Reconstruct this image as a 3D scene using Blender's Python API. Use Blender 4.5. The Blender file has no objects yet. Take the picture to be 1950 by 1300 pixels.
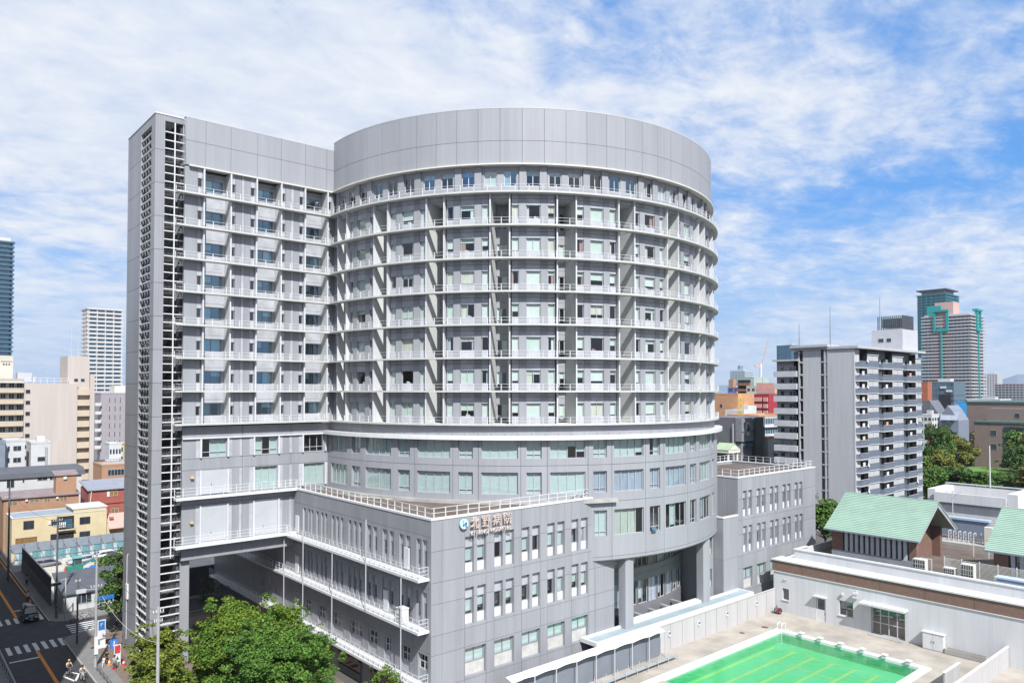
import bpy, bmesh, math, random
from mathutils import Matrix, Vector
R_ = math.radians
random.seed(7)
sc = bpy.context.scene
COL = sc.collection

# ---------------------------------------------------------------- camera
cam_d = bpy.data.cameras.new('camera'); cam = bpy.data.objects.new('camera', cam_d); COL.objects.link(cam)
cam.location = (0, 0, 31.7); cam.rotation_euler = (R_(91.4), 0, R_(49.15 - 90))
cam_d.sensor_width = 36; cam_d.lens = 25.94; cam_d.shift_y = 0.0311; cam_d.clip_end = 20000; cam_d.clip_start = .5
sc.camera = cam

# ---------------------------------------------------------------- sky, sun, exposure
SUN_TRAVEL = Vector((.41, 1.0, -1.16)).normalized()
world = bpy.data.worlds.new('World'); sc.world = world; world.use_nodes = True
nt = world.node_tree; nt.nodes.clear()
def N(tree, t, **kw):
    n = tree.nodes.new(t)
    for k, v in kw.items(): setattr(n, k, v)
    return n
def L(tree, a, b): tree.links.new(a, b)
out = N(nt, 'ShaderNodeOutputWorld'); bg = N(nt, 'ShaderNodeBackground')
sky = N(nt, 'ShaderNodeTexSky', sky_type='NISHITA', sun_disc=False)
sky.sun_elevation = math.asin(-SUN_TRAVEL.z); sky.sun_rotation = math.atan2(-SUN_TRAVEL.x, -SUN_TRAVEL.y) % (2 * math.pi)
sky.altitude = 0; sky.air_density = 1.0; sky.dust_density = .4; sky.ozone_density = 3.0
hsv = N(nt, 'ShaderNodeHueSaturation'); hsv.inputs['Saturation'].default_value = 1.05; hsv.inputs['Value'].default_value = 1.12
az_ = N(nt, 'ShaderNodeMix', data_type='RGBA'); az_.inputs[0].default_value = .55; L(nt, sky.outputs[0], az_.inputs[6]); az_.inputs[7].default_value = (1.25, 3.95, 9.5, 1)
L(nt, az_.outputs[2], hsv.inputs['Color'])
tc = N(nt, 'ShaderNodeTexCoord'); sep = N(nt, 'ShaderNodeSeparateXYZ'); L(nt, tc.outputs['Generated'], sep.inputs[0])
def M2(op, a, b=None, clamp=False):
    m = N(nt, 'ShaderNodeMath', operation=op); m.use_clamp = clamp
    for i, v in enumerate((a, b)):
        if v is None: continue
        if isinstance(v, (int, float)): m.inputs[i].default_value = v
        else: L(nt, v, m.inputs[i])
    return m.outputs[0]
zz = M2('ADD', M2('MAXIMUM', sep.outputs['Z'], 0.0), .16)
px_, py_ = M2('DIVIDE', sep.outputs['X'], zz), M2('DIVIDE', sep.outputs['Y'], zz)
def cloud(scale, detail, rough, loc, rot, sx, sy, dist=0.0):
    cmb = N(nt, 'ShaderNodeCombineXYZ'); L(nt, px_, cmb.inputs[0]); L(nt, py_, cmb.inputs[1])
    mp = N(nt, 'ShaderNodeMapping'); mp.inputs['Location'].default_value = loc; mp.inputs['Rotation'].default_value = (0, 0, rot); mp.inputs['Scale'].default_value = (sx, sy, 1)
    L(nt, cmb.outputs[0], mp.inputs[0])
    n = N(nt, 'ShaderNodeTexNoise'); n.inputs['Scale'].default_value = scale; n.inputs['Detail'].default_value = detail
    n.inputs['Roughness'].default_value = rough; n.inputs['Distortion'].default_value = dist
    L(nt, mp.outputs[0], n.inputs[0]); return n.outputs[0]
big = cloud(.42, 3, .5, (3.9, -2.25, 0.0), .5, 1, 1)
mid = cloud(1.7, 8, .66, (4.0, 1.0, 3.0), .95, .8, 1.25, .3)
fine = cloud(8.0, 7, .62, (2.0, 7.0, 1.0), .95, .95, 1.15, .35)
dens = M2('ADD', M2('ADD', M2('MULTIPLY', big, 1.35), M2('MULTIPLY', mid, .90)), M2('MULTIPLY', fine, .50))
mr = N(nt, 'ShaderNodeMapRange'); mr.interpolation_type = 'SMOOTHSTEP'
mr.inputs['From Min'].default_value = 1.03; mr.inputs['From Max'].default_value = 1.52; L(nt, dens, mr.inputs['Value'])
hor = N(nt, 'ShaderNodeMapRange'); hor.inputs['From Min'].default_value = .0; hor.inputs['From Max'].default_value = .16; hor.inputs['To Min'].default_value = .35; hor.inputs['To Max'].default_value = 1.0; L(nt, sep.outputs['Z'], hor.inputs['Value'])
cf = M2('MULTIPLY', mr.outputs[0], hor.outputs[0], True)
# pale haze towards the horizon, all the way round
hz = N(nt, 'ShaderNodeMapRange'); hz.interpolation_type = 'SMOOTHSTEP'; hz.inputs['From Min'].default_value = -.02; hz.inputs['From Max'].default_value = .26; hz.inputs['To Min'].default_value = .9; hz.inputs['To Max'].default_value = 0; L(nt, sep.outputs['Z'], hz.inputs['Value'])
mixh = N(nt, 'ShaderNodeMix', data_type='RGBA'); L(nt, hz.outputs[0], mixh.inputs[0]); L(nt, hsv.outputs[0], mixh.inputs[6]); mixh.inputs[7].default_value = (4.0, 5.6, 8.0, 1)
# cloud bodies: thin parts bluish, thick parts white
shade = M2('ADD', M2('MULTIPLY', fine, 1.1), M2('MULTIPLY', mid, .9)); sh2 = N(nt, 'ShaderNodeMapRange'); sh2.inputs['From Min'].default_value = .7; sh2.inputs['From Max'].default_value = 1.25; L(nt, shade, sh2.inputs['Value'])
ccol = N(nt, 'ShaderNodeMix', data_type='RGBA'); L(nt, sh2.outputs[0], ccol.inputs[0]); ccol.inputs[6].default_value = (5.6, 6.5, 8.3, 1); ccol.inputs[7].default_value = (8.0, 8.4, 9.1, 1)
mix = N(nt, 'ShaderNodeMix', data_type='RGBA'); L(nt, cf, mix.inputs[0]); L(nt, mixh.outputs[2], mix.inputs[6]); L(nt, ccol.outputs[2], mix.inputs[7])
L(nt, mix.outputs[2], bg.inputs['Color']); bg.inputs['Strength'].default_value = .073; L(nt, bg.outputs[0], out.inputs[0])

sun_d = bpy.data.lights.new('sun', 'SUN'); sun = bpy.data.objects.new('sun', sun_d); COL.objects.link(sun)
sun_d.energy = 5.0; sun_d.angle = R_(.53); sun_d.color = (1.0, .985, .965)
sun.rotation_euler = SUN_TRAVEL.to_track_quat('-Z', 'Y').to_euler(); sun.location = (0, 0, 200)
vs = sc.view_settings; vs.view_transform = 'Standard'; vs.look = 'None'; vs.exposure = 0.55; vs.gamma = 1; vs.use_curve_mapping = False
sc.render.film_transparent = False
try:
    sc.cycles.use_denoising = True; sc.cycles.max_bounces = 6; sc.cycles.transparent_max_bounces = 12
    sc.cycles.caustics_reflective = False; sc.cycles.caustics_refractive = False
except Exception: pass

# ---------------------------------------------------------------- materials
MT = {}; KALB = .785      # overall reflectance level matched to the exposure below
def mat(name, col, rough=.7, var=.10, scale=.6, streak=False, bump=0, bscale=8, metal=0, spec=.4, island=None, col2=None, objvar=0):
    if name in MT: return MT[name]
    col = tuple(c * KALB for c in col); col2 = tuple(c * KALB for c in col2) if col2 else None
    m = bpy.data.materials.new(name); m.use_nodes = True; t = m.node_tree; b = t.nodes['Principled BSDF']
    b.inputs['Roughness'].default_value = rough; b.inputs['Metallic'].default_value = metal; b.inputs['Specular IOR Level'].default_value = spec
    g = N(t, 'ShaderNodeNewGeometry'); mp = N(t, 'ShaderNodeMapping'); L(t, g.outputs['Position'], mp.inputs[0])
    mp.inputs['Scale'].default_value = (1, 1, .12) if streak else (1, 1, 1)
    n = N(t, 'ShaderNodeTexNoise'); n.inputs['Scale'].default_value = scale; n.inputs['Detail'].default_value = 6; n.inputs['Roughness'].default_value = .6; L(t, mp.outputs[0], n.inputs[0])
    r = N(t, 'ShaderNodeValToRGB'); L(t, n.outputs[0], r.inputs[0])
    c2 = col2 or tuple(min(1, c * (1 + var)) for c in col)
    c1 = col if col2 else tuple(c * (1 - var) for c in col)
    r.color_ramp.elements[0].color = (*c1, 1); r.color_ramp.elements[1].color = (*c2, 1)
    r.color_ramp.elements[0].position = .32; r.color_ramp.elements[1].position = .68
    src = r.outputs[0]
    if streak:
        mp2 = N(t, 'ShaderNodeMapping'); mp2.inputs['Scale'].default_value = (3.2, 3.2, .07); L(t, g.outputs['Position'], mp2.inputs[0]); n3 = N(t, 'ShaderNodeTexNoise'); n3.inputs['Scale'].default_value = 1.0; n3.inputs['Detail'].default_value = 4; L(t, mp2.outputs[0], n3.inputs[0])
        m3 = N(t, 'ShaderNodeMapRange'); m3.inputs['From Min'].default_value = .35; m3.inputs['From Max'].default_value = .62; m3.inputs['To Min'].default_value = .955; m3.inputs['To Max'].default_value = 1.012; L(t, n3.outputs[0], m3.inputs['Value'])
        h3 = N(t, 'ShaderNodeHueSaturation'); L(t, m3.outputs[0], h3.inputs['Value']); L(t, src, h3.inputs['Color']); src = h3.outputs[0]
    if island:
        hs = N(t, 'ShaderNodeHueSaturation'); mr_ = N(t, 'ShaderNodeMapRange'); mr_.inputs['To Min'].default_value = 1 - island; mr_.inputs['To Max'].default_value = 1 + island
        L(t, g.outputs['Random Per Island'], mr_.inputs['Value']); L(t, mr_.outputs[0], hs.inputs['Value']); L(t, src, hs.inputs['Color']); src = hs.outputs[0]
    if objvar:
        oi = N(t, 'ShaderNodeObjectInfo'); hs = N(t, 'ShaderNodeHueSaturation'); mr_ = N(t, 'ShaderNodeMapRange'); mr_.inputs['To Min'].default_value = 1 - objvar; mr_.inputs['To Max'].default_value = 1 + objvar
        L(t, oi.outputs['Random'], mr_.inputs['Value']); L(t, mr_.outputs[0], hs.inputs['Value']); L(t, src, hs.inputs['Color']); src = hs.outputs[0]
    L(t, src, b.inputs['Base Color'])
    if bump:
        n2 = N(t, 'ShaderNodeTexNoise'); n2.inputs['Scale'].default_value = bscale; n2.inputs['Detail'].default_value = 5; L(t, g.outputs['Position'], n2.inputs[0])
        bp = N(t, 'ShaderNodeBump'); bp.inputs['Strength'].default_value = bump; bp.inputs['Distance'].default_value = .05; L(t, n2.outputs[0], bp.inputs['Height']); L(t, bp.outputs[0], b.inputs['Normal'])
    MT[name] = m; return m
def ribbed(name, col, var=.07, pitch=.22, vertical=True):
    """metal wall panel with fine vertical ribs"""
    m = mat(name, col, .5, var, .5, streak=True, objvar=.045); t = m.node_tree; b = t.nodes['Principled BSDF']
    g = N(t, 'ShaderNodeNewGeometry'); s = N(t, 'ShaderNodeSeparateXYZ'); L(t, g.outputs['Position'], s.inputs[0])
    a = N(t, 'ShaderNodeMath', operation='SUBTRACT'); L(t, s.outputs[0], a.inputs[0]); L(t, s.outputs[1], a.inputs[1])
    k = N(t, 'ShaderNodeMath', operation='MULTIPLY'); L(t, a.outputs[0], k.inputs[0]); k.inputs[1].default_value = 6.283 / pitch
    si = N(t, 'ShaderNodeMath', operation='SINE'); L(t, k.outputs[0], si.inputs[0])
    bp = N(t, 'ShaderNodeBump'); bp.inputs['Strength'].default_value = .25; bp.inputs['Distance'].default_value = .02; L(t, si.outputs[0], bp.inputs['Height']); L(t, bp.outputs[0], b.inputs['Normal'])
    return m
def glass(name, tint=(.80, .93, .90), refl=.06, rough=.015, gcol=(1, 1, 1)):
    m = bpy.data.materials.new(name); m.use_nodes = True; t = m.node_tree; t.nodes.clear()
    o = N(t, 'ShaderNodeOutputMaterial'); mx = N(t, 'ShaderNodeMixShader'); lw = N(t, 'ShaderNodeLayerWeight')
    pw = N(t, 'ShaderNodeMath', operation='POWER'); L(t, lw.outputs['Facing'], pw.inputs[0]); pw.inputs[1].default_value = 4.0
    f = N(t, 'ShaderNodeMapRange'); L(t, pw.outputs[0], f.inputs['Value']); f.inputs['To Min'].default_value = refl; f.inputs['To Max'].default_value = 1.0
    tr = N(t, 'ShaderNodeBsdfTransparent'); tr.inputs[0].default_value = (*tint, 1); gl = N(t, 'ShaderNodeBsdfGlossy'); gl.inputs['Roughness'].default_value = rough; gl.inputs['Color'].default_value = (*gcol, 1)
    n = N(t, 'ShaderNodeTexNoise'); n.inputs['Scale'].default_value = .35; g = N(t, 'ShaderNodeNewGeometry'); L(t, g.outputs['Position'], n.inputs[0])
    bp = N(t, 'ShaderNodeBump'); bp.inputs['Strength'].default_value = .12; bp.inputs['Distance'].default_value = .1; L(t, n.outputs[0], bp.inputs['Height']); L(t, bp.outputs[0], gl.inputs['Normal'])
    L(t, f.outputs[0], mx.inputs[0]); L(t, tr.outputs[0], mx.inputs[1]); L(t, gl.outputs[0], mx.inputs[2]); L(t, mx.outputs[0], o.inputs[0])
    MT[name] = m; return m
PANEL = ribbed('grey_ribbed_panel', (.345, .355, .382), .10); PANELD = ribbed('grey_podium_panel', (.335, .343, .368), .09, .3)
SMOOTH = mat('smooth_grey_panel', (.36, .37, .40), .5, .07, .35, streak=True, objvar=.03)
LIGHT = mat('pale_concrete_panel', (.46, .475, .51), .55, .15, .9, streak=False, objvar=.05)
WHITE = mat('white_metal', (.74, .75, .76), .4, .06, 1.5); FIN = mat('white_fin', (.68, .69, .71), .45, .05, .8, streak=True)
WARMW = mat('warm_white', (.74, .73, .66), .5, .06, 1); JOINT = mat('dark_joint', (.10, .10, .11), .8)
FRAME = mat('pale_aluminium', (.56, .57, .60), .4, .04, 2); FRAMED = mat('grey_aluminium', (.33, .34, .37), .4, .04, 2)
GLASS = glass('window_glass', (.90, .965, .955), .07); GLASST = glass('teal_window_glass', (.80, .90, .91), .12); GLASSB = glass('sky_tinted_window_glass', (.66, .84, .90), .26, gcol=(.55, .80, 1.0)); GLASSD = glass('dark_window_glass', (.50, .60, .62), .12)  # GLASSB: blue of the reflected sky is put into tint and gloss colour
BLIND = mat('pale_blind', (.70, .73, .69), .8, .05, 2); CURTAIN = mat('cream_curtain', (.66, .63, .55), .9, .18, 5, streak=True); LAV = mat('lavender_curtain', (.50, .50, .60), .9, .2, 5, streak=True)
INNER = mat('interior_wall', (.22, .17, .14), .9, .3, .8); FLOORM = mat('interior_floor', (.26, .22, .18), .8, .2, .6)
DARK = mat('dark_void', (.025, .025, .03), .9); STEEL = mat('grey_steel', (.30, .31, .33), .45, .1, 2, metal=.3)
CONC = mat('concrete', (.42, .41, .39), .85, .16, .5, bump=.2); ROOFM = mat('weathered_roof', (.105, .075, .062), .95, .45, .22, bump=.3, col2=(.20, .165, .14))
DGLASS = mat('opaque_dark_glass', (.03, .045, .06), .06, .4, .3, spec=1.0); BGLASS = mat('opaque_blue_glass', (.05, .13, .19), .08, .4, .2, spec=1.0)

# ---------------------------------------------------------------- mesh helpers
WM = {}
class MB:
    def __init__(s): s.v, s.f, s.m = [], [], []
    def quad(s, *p, m=0):
        n = len(s.v); s.v += [tuple(q) for q in p]; s.f.append(tuple(range(n, n + len(p)))); s.m.append(m); return s
    def box(s, x0, x1, y0, y1, z0, z1, m=0):
        n = len(s.v); s.v += [(x, y, z) for z in (z0, z1) for y in (y0, y1) for x in (x0, x1)]
        s.f += [tuple(n + i for i in q) for q in ((0, 2, 3, 1), (4, 5, 7, 6), (0, 1, 5, 4), (2, 6, 7, 3), (0, 4, 6, 2), (1, 3, 7, 5))]; s.m += [m] * 6; return s
    def prism(s, poly, z0, z1, m=0, axis='z', cap=True):
        n = len(s.v); k = len(poly)
        f = {'z': lambda a, b, h: (a, b, h), 'x': lambda a, b, h: (h, a, b), 'y': lambda a, b, h: (a, h, b)}[axis]
        s.v += [f(a, b, z0) for a, b in poly] + [f(a, b, z1) for a, b in poly]
        s.f += [(n + i, n + (i + 1) % k, n + k + (i + 1) % k, n + k + i) for i in range(k)]; s.m += [m] * k
        if cap: s.f += [tuple(range(n + k - 1, n - 1, -1)), tuple(range(n + k, n + 2 * k))]; s.m += [m, m]
        return s
    def bar(s, a, b, w, h=None, m=0):
        """square bar between two points"""
        a, b = Vector(a), Vector(b); d = (b - a)
        if d.length < 1e-6: return s
        d.normalize(); up = Vector((0, 0, 1)) if abs(d.z) < .95 else Vector((0, 1, 0))
        r = d.cross(up).normalized() * (w / 2); u = r.cross(d).normalized() * ((h or w) / 2); n = len(s.v)
        s.v += [tuple(p + i * r + j * u) for p in (a, b) for i, j in ((-1, -1), (1, -1), (1, 1), (-1, 1))]
        s.f += [tuple(n + i for i in q) for q in ((0, 1, 2, 3), (7, 6, 5, 4), (0, 4, 5, 1), (1, 5, 6, 2), (2, 6, 7, 3), (3, 7, 4, 0))]; s.m += [m] * 6; return s
    def tube(s, a, b, r0, r1=None, k=8, m=0, cap=True):
        a, b = Vector(a), Vector(b); r1 = r0 if r1 is None else r1; d = (b - a).normalized()
        up = Vector((0, 0, 1)) if abs(d.z) < .9 else Vector((1, 0, 0)); x = d.cross(up).normalized(); y = d.cross(x); n = len(s.v)
        for p, r in ((a, r0), (b, r1)): s.v += [tuple(p + (x * math.cos(t) + y * math.sin(t)) * r) for t in [2 * math.pi * i / k for i in range(k)]]
        s.f += [(n + i, n + (i + 1) % k, n + k + (i + 1) % k, n + k + i) for i in range(k)]; s.m += [m] * k
        if cap: s.f += [tuple(range(n + k - 1, n - 1, -1)), tuple(range(n + k, n + 2 * k))]; s.m += [m, m]
        return s
    def path(s, pts, r, k=6, m=0):
        for a, b in zip(pts, pts[1:]): s.tube(a, b, r, r, k, m)
        return s
    def lathe(s, prof, c=(0, 0), k=16, m=0):
        n = len(s.v); q = len(prof)
        for r, z in prof: s.v += [(c[0] + r * math.cos(2 * math.pi * i / k), c[1] + r * math.sin(2 * math.pi * i / k), z) for i in range(k)]
        for j in range(q - 1):
            for i in range(k): s.f.append((n + j * k + i, n + j * k + (i + 1) % k, n + (j + 1) * k + (i + 1) % k, n + (j + 1) * k + i)); s.m.append(m)
        return s
    def mesh(s, name):
        me = bpy.data.meshes.new(name); me.from_pydata(s.v, [], s.f)
        if any(s.m): me.polygons.foreach_set('material_index', s.m)
        me.update(); return me
    def build(s, name, mats, parent=None, smooth=False, fix=True):
        me = s.mesh(name)
        for x in (mats if isinstance(mats, (list, tuple)) else [mats]): me.materials.append(x)
        if fix:
            bm = bmesh.new(); bm.from_mesh(me); bmesh.ops.recalc_face_normals(bm, faces=bm.faces); bm.to_mesh(me); bm.free()
        if smooth: me.polygons.foreach_set('use_smooth', [True] * len(me.polygons))
        return put(name, me, parent)
def put(name, me, parent=None, M=None):
    o = bpy.data.objects.new(name, me); COL.objects.link(o); M = M or Matrix.Identity(4)
    o.matrix_basis = M; WM[o.name] = M
    if parent is not None: o.parent = parent; o.matrix_parent_inverse = WM[parent.name].inverted()
    return o
def thing(name, label, cat, loc=(0, 0, 0), group=None, rz=0):
    M = Matrix.Translation(loc) @ Matrix.Rotation(rz, 4, 'Z')
    o = put(name, None, None, M); o['label'] = label; o['category'] = cat
    if group: o['group'] = group
    return o
def tag(o, label, cat, group=None):
    o['label'] = label; o['category'] = cat
    if group: o['group'] = group
    return o
def struct(o): o['kind'] = 'structure'; return o
def stuff(o): o['kind'] = 'stuff'; return o
def copy_tree(o, M, label=None):
    """copy a thing and its parts, moved so that its root stands at M"""
    D = M @ WM[o.name].inverted()
    def rec(a, par):
        c = a.copy(); COL.objects.link(c); WM[c.name] = D @ WM[a.name]; c.matrix_basis = WM[c.name]
        c.parent = par
        if par is not None: c.matrix_parent_inverse = WM[par.name].inverted()
        for ch in list(KIDS.get(a.name, [])): rec(ch, c); 
        return c
    KIDS = {}
    def walk(a):
        KIDS[a.name] = list(a.children)
        for ch in a.children: walk(ch)
    walk(o); r = rec(o, None)
    if label: r['label'] = label
    return r
def TR(x, y, z, rz=0): return Matrix.Translation((x, y, z)) @ Matrix.Rotation(rz, 4, 'Z')

def facade(parent, P, s0, s1, z0, z1, openings, js, jz, mat_p, depth=.3, gap=.03, step=None, pname='wall_panel', bname='wall', back=.06, mat_r=None):
    """backing wall with real openings and reveals, and one panel object per field between the joints"""
    js = sorted(set([s0, s1] + [j for j in js if s0 < j < s1])); jz = sorted(set([z0, z1] + [j for j in jz if z0 < j < z1]))
    S = set(js); Zs = set(jz)
    for a, b, c, d in openings: S |= {a, b}; Zs |= {c, d}
    if step:
        k = int(math.ceil((s1 - s0) / step)); S |= {s0 + (s1 - s0) * i / k for i in range(k + 1)}
    S = sorted(S); S = [a for i, a in enumerate(S) if i == 0 or a - S[i - 1] > 1e-5]; Zs = sorted(Zs); Zs = [a for i, a in enumerate(Zs) if i == 0 or a - Zs[i - 1] > 1e-5]
    def isopen(sm, zm): return any(a < sm < b and c < zm < d for a, b, c, d in openings)
    mb = MB(); pans = {}
    import bisect
    for i in range(len(S) - 1):
        for j in range(len(Zs) - 1):
            sm, zm = (S[i] + S[i + 1]) / 2, (Zs[j] + Zs[j + 1]) / 2
            if isopen(sm, zm): continue
            mb.quad(P(S[i], Zs[j], -back), P(S[i + 1], Zs[j], -back), P(S[i + 1], Zs[j + 1], -back), P(S[i], Zs[j + 1], -back))
            key = (bisect.bisect(js, sm) - 1, bisect.bisect(jz, zm) - 1); pans.setdefault(key, []).append((i, j))
    for a, b, c, d in openings:
        ss = [a] + [x for x in S if a + 1e-5 < x < b - 1e-5] + [b]
        for p, q in zip(ss, ss[1:]):
            for z in (c, d): mb.quad(P(p, z, -back), P(q, z, -back), P(q, z, -depth), P(p, z, -depth), m=1)
        for x in (a, b): mb.quad(P(x, c, -back), P(x, d, -back), P(x, d, -depth), P(x, c, -depth), m=1)
    w = mb.build(bname, [JOINT, mat_r or mat_p], parent, fix=False)
    P0 = P(s0, z0, 0); P1 = P(s0 + .01, z0, 0); unit = (Vector(P1) - Vector(P0)).length / .01
    gs, gz = gap / 2 / unit, gap / 2
    for (ka, kb), cells in pans.items():
        a, b, c, d = js[ka], js[ka + 1], jz[kb], jz[kb + 1]
        cs = set(cells); pm = MB()
        def fs(x): return x + gs if abs(x - a) < 1e-6 else x - gs if abs(x - b) < 1e-6 else x
        def fz(x): return x + gz if abs(x - c) < 1e-6 else x - gz if abs(x - d) < 1e-6 else x
        for i, j in cells:
            A, B, Cc, D = fs(S[i]), fs(S[i + 1]), fz(Zs[j]), fz(Zs[j + 1])
            pm.quad(P(A, Cc, 0), P(B, Cc, 0), P(B, D, 0), P(A, D, 0))
            for (di, dj), e in (((-1, 0), ((A, Cc), (A, D))), ((1, 0), ((B, Cc), (B, D))), ((0, -1), ((A, Cc), (B, Cc))), ((0, 1), ((A, D), (B, D)))):
                if (i + di, j + dj) not in cs: pm.quad(P(*e[0], 0), P(*e[1], 0), P(*e[1], -back), P(*e[0], -back))
        pm.build(pname, mat_p, parent, fix=False)
    return w

MESHC = {}
def cached(key, mats, fn):
    if key not in MESHC:
        me = fn().mesh(key if isinstance(key, str) else key[0])
        for m in (mats if isinstance(mats, (list, tuple)) else [mats]): me.materials.append(m)
        MESHC[key] = me
    return MESHC[key]
def window(parent, M, w, h, n=1, name='window', fm=None, gm=None, blinds=None, bm_=None, transom=0, t=.055, single_pane=False):
    """framed window, local: x across (centred), -y outward, z up from the sill; panes and blinds are its parts"""
    fm = fm or FRAME; gm = gm or GLASS; w, h = round(w, 3), round(h, 3)
    def fr():
        b = MB(); b.box(-w/2, w/2, 0, .09, 0, t).box(-w/2, w/2, 0, .09, h - t, h)
        b.box(-w/2, -w/2 + t, 0, .09, t, h - t).box(w/2 - t, w/2, 0, .09, t, h - t)
        for i in range(1, n): x = -w/2 + w * i / n; b.box(x - t/2, x + t/2, 0.002, .088, t, h - t)
        if transom: b.box(-w/2 + t, w/2 - t, .004, .086, transom - t/2, transom + t/2)
        return b
    f = put(name, cached(('window_frame', w, h, n, transom, t, fm.name), fm, fr), parent, M)
    k = 1 if single_pane else n; pw = w / k
    pane = cached(('pane', w, h, k, gm.name), gm, lambda: MB().quad((-pw/2 + .02, 0, .02), (pw/2 - .02, 0, .02), (pw/2 - .02, 0, h - .02), (-pw/2 + .02, 0, h - .02)))
    for i in range(k): put('pane', pane, f, M @ Matrix.Translation((-w/2 + pw * (i + .5), .045, 0)))
    if blinds is None: blinds = [0] * n
    pw = w / len(blinds)
    for i, fr_ in enumerate(blinds):
        if fr_ <= 0: continue
        fr_ = round(fr_, 2); bh = (h - .06) * fr_
        bl = cached(('blind', round(pw, 3), h, fr_, (bm_ or BLIND).name), bm_ or BLIND, lambda: MB().box(-pw/2 + .02, pw/2 - .02, 0, .012, h - .03 - bh, h - .03))
        put('blind', bl, f, M @ Matrix.Translation((-w/2 + pw * (i + .5), .14, 0)))
    return f
def rbl(n, full=.6, none=.2):
    """random blind drops"""
    r = []
    for _ in range(n):
        q = random.random(); r.append(1.0 if q < full else 0 if q > 1 - none else random.choice((.35, .5, .65, .8, .9)))
    return r
def railing(parent, pts, z, h, spacing, name='railing', m=None, rails=(1.0, .5), post=.07, bar=.04, closed=False, kick=0):
    mb = MB(); 
    for a, b in zip(pts, pts[1:]):
        a3, b3 = Vector((a[0], a[1], z)), Vector((b[0], b[1], z))
        for r in rails: mb.bar(a3 + Vector((0, 0, h * r)), b3 + Vector((0, 0, h * r)), bar)
    # posts at equal spacing along the path
    segs = [(Vector((a[0], a[1], z)), Vector((b[0], b[1], z))) for a, b in zip(pts, pts[1:])]; tot = sum((b - a).length for a, b in segs)
    n = max(1, round(tot / spacing)); want = [tot * i / n for i in range(n + 1)]; acc = 0; k = 0
    for a, b in segs:
        l = (b - a).length
        while k < len(want) and want[k] <= acc + l + 1e-6:
            p = a + (b - a) * ((want[k] - acc) / l if l else 0); mb.bar(p, p + Vector((0, 0, h)), post); k += 1
        acc += l
    return mb.build(name, m or WHITE, parent, fix=False)
def box(parent, name, m, x0, x1, y0, y1, z0, z1): return MB().box(x0, x1, y0, y1, z0, z1).build(name, m, parent, fix=False)
# ================================================================ GROUND
GROUND_M = mat('city_ground', (.11, .105, .10), .95, .25, .05, bump=.1)
_gm = MB()
for _a, _b, _c, _d in ((-3000, 9600, 52.2, 9600), (-3000, 9600, -3000, 32.2), (-3000, 39.5, 32.2, 52.2), (91.6, 9600, 32.2, 52.2)): _gm.quad((_a, _c, -.02), (_b, _c, -.02), (_b, _d, -.02), (_a, _d, -.02))
struct(_gm.build('ground', GROUND_M, fix=False))

# ================================================================ HOSPITAL
HOSP = thing('hospital_building', 'huge light grey hospital with round ward block, stair tower and low front wing', 'building', (60, 75, 0))
CX, CY = 75.3, 86.4
def cyl(R): return lambda s, z, o: (CX + (R + o) * math.cos(R_(s)), CY + (R + o) * math.sin(R_(s)), z)
def plY(y): return lambda s, z, o: (s, y - o, z)
def plX(x): return lambda s, z, o: (x - o, s, z)
def LV(n): return 31.7 + 3.83 * n
def FL(n): return LV(n) + .10
def arcpts(R, a0, a1, step=1.5):
    n = max(1, int(math.ceil(abs(a1 - a0) / step))); return [(CX + R * math.cos(R_(a0 + (a1 - a0) * i / n)), CY + R * math.sin(R_(a0 + (a1 - a0) * i / n))) for i in range(n + 1)]
def strip(outer, inner, z0, z1):
    """horizontal band between two paths of equal length"""
    mb = MB(); n = len(outer)
    for k in range(n):
        mb.v += [(*outer[k], z0), (*outer[k], z1), (*inner[k], z1), (*inner[k], z0)]
    for k in range(n - 1):
        for e in range(4): a, b = 4 * k + e, 4 * k + (e + 1) % 4; mb.f.append((a, b, b + 4, a + 4)); mb.m.append(0)
    mb.f += [(0, 1, 2, 3), tuple(4 * (n - 1) + i for i in (3, 2, 1, 0))]; mb.m += [0, 0]
    return mb
def cbox(R0, R1, a0, a1, zs, n=None):
    """curved box in drum-local axes (drum axis at origin); zs = list of (z0, z1)"""
    mb = MB(); n = n or max(1, int(math.ceil((a1 - a0) / 1.7)))
    for z0, z1 in zs:
        b = len(mb.v)
        for i in range(n + 1):
            t = R_(a0 + (a1 - a0) * i / n); c, s = math.cos(t), math.sin(t)
            mb.v += [(R1 * c, R1 * s, z0), (R1 * c, R1 * s, z1), (R0 * c, R0 * s, z1), (R0 * c, R0 * s, z0)]
        for i in range(n):
            for e in range(4): p, q = b + 4 * i + e, b + 4 * i + (e + 1) % 4; mb.f.append((p, q, q + 4, p + 4)); mb.m.append(0)
        mb.f += [(b, b + 1, b + 2, b + 3), tuple(b + 4 * n + i for i in (3, 2, 1, 0))]; mb.m += [0, 0]
    return mb
def drum(phi, z): return Matrix.Translation((CX, CY, z)) @ Matrix.Rotation(R_(phi), 4, 'Z')
def wdrum(phi, R, z): return Matrix.Translation((CX + R * math.cos(R_(phi)), CY + R * math.sin(R_(phi)), z)) @ Matrix.Rotation(R_(phi + 90), 4, 'Z')
def cpart(name, m, phi, z, *a):
    return put(name, cached((name,) + tuple(map(str, a)) + (m.name,), m, lambda: cbox(*a)), HOSP, drum(phi, z))
BLIND2 = mat('sage_blind', (.62, .68, .62), .8, .06, 2); ROSE = mat('rose_curtain', (.48, .26, .24), .9, .2, 5, streak=True)
RECW = mat('pale_recess_wall', (.68, .69, .67), .6, .06, .8)
SLABM = mat('cream_slab', (.60, .605, .585), .6, .08, .8)
P0 = -134.4
RECS = [P0 + 15 * k for k in range(-3, 6)]; MODS = [P0 + 7.5 + 15 * k for k in range(-3, 5)]
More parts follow.
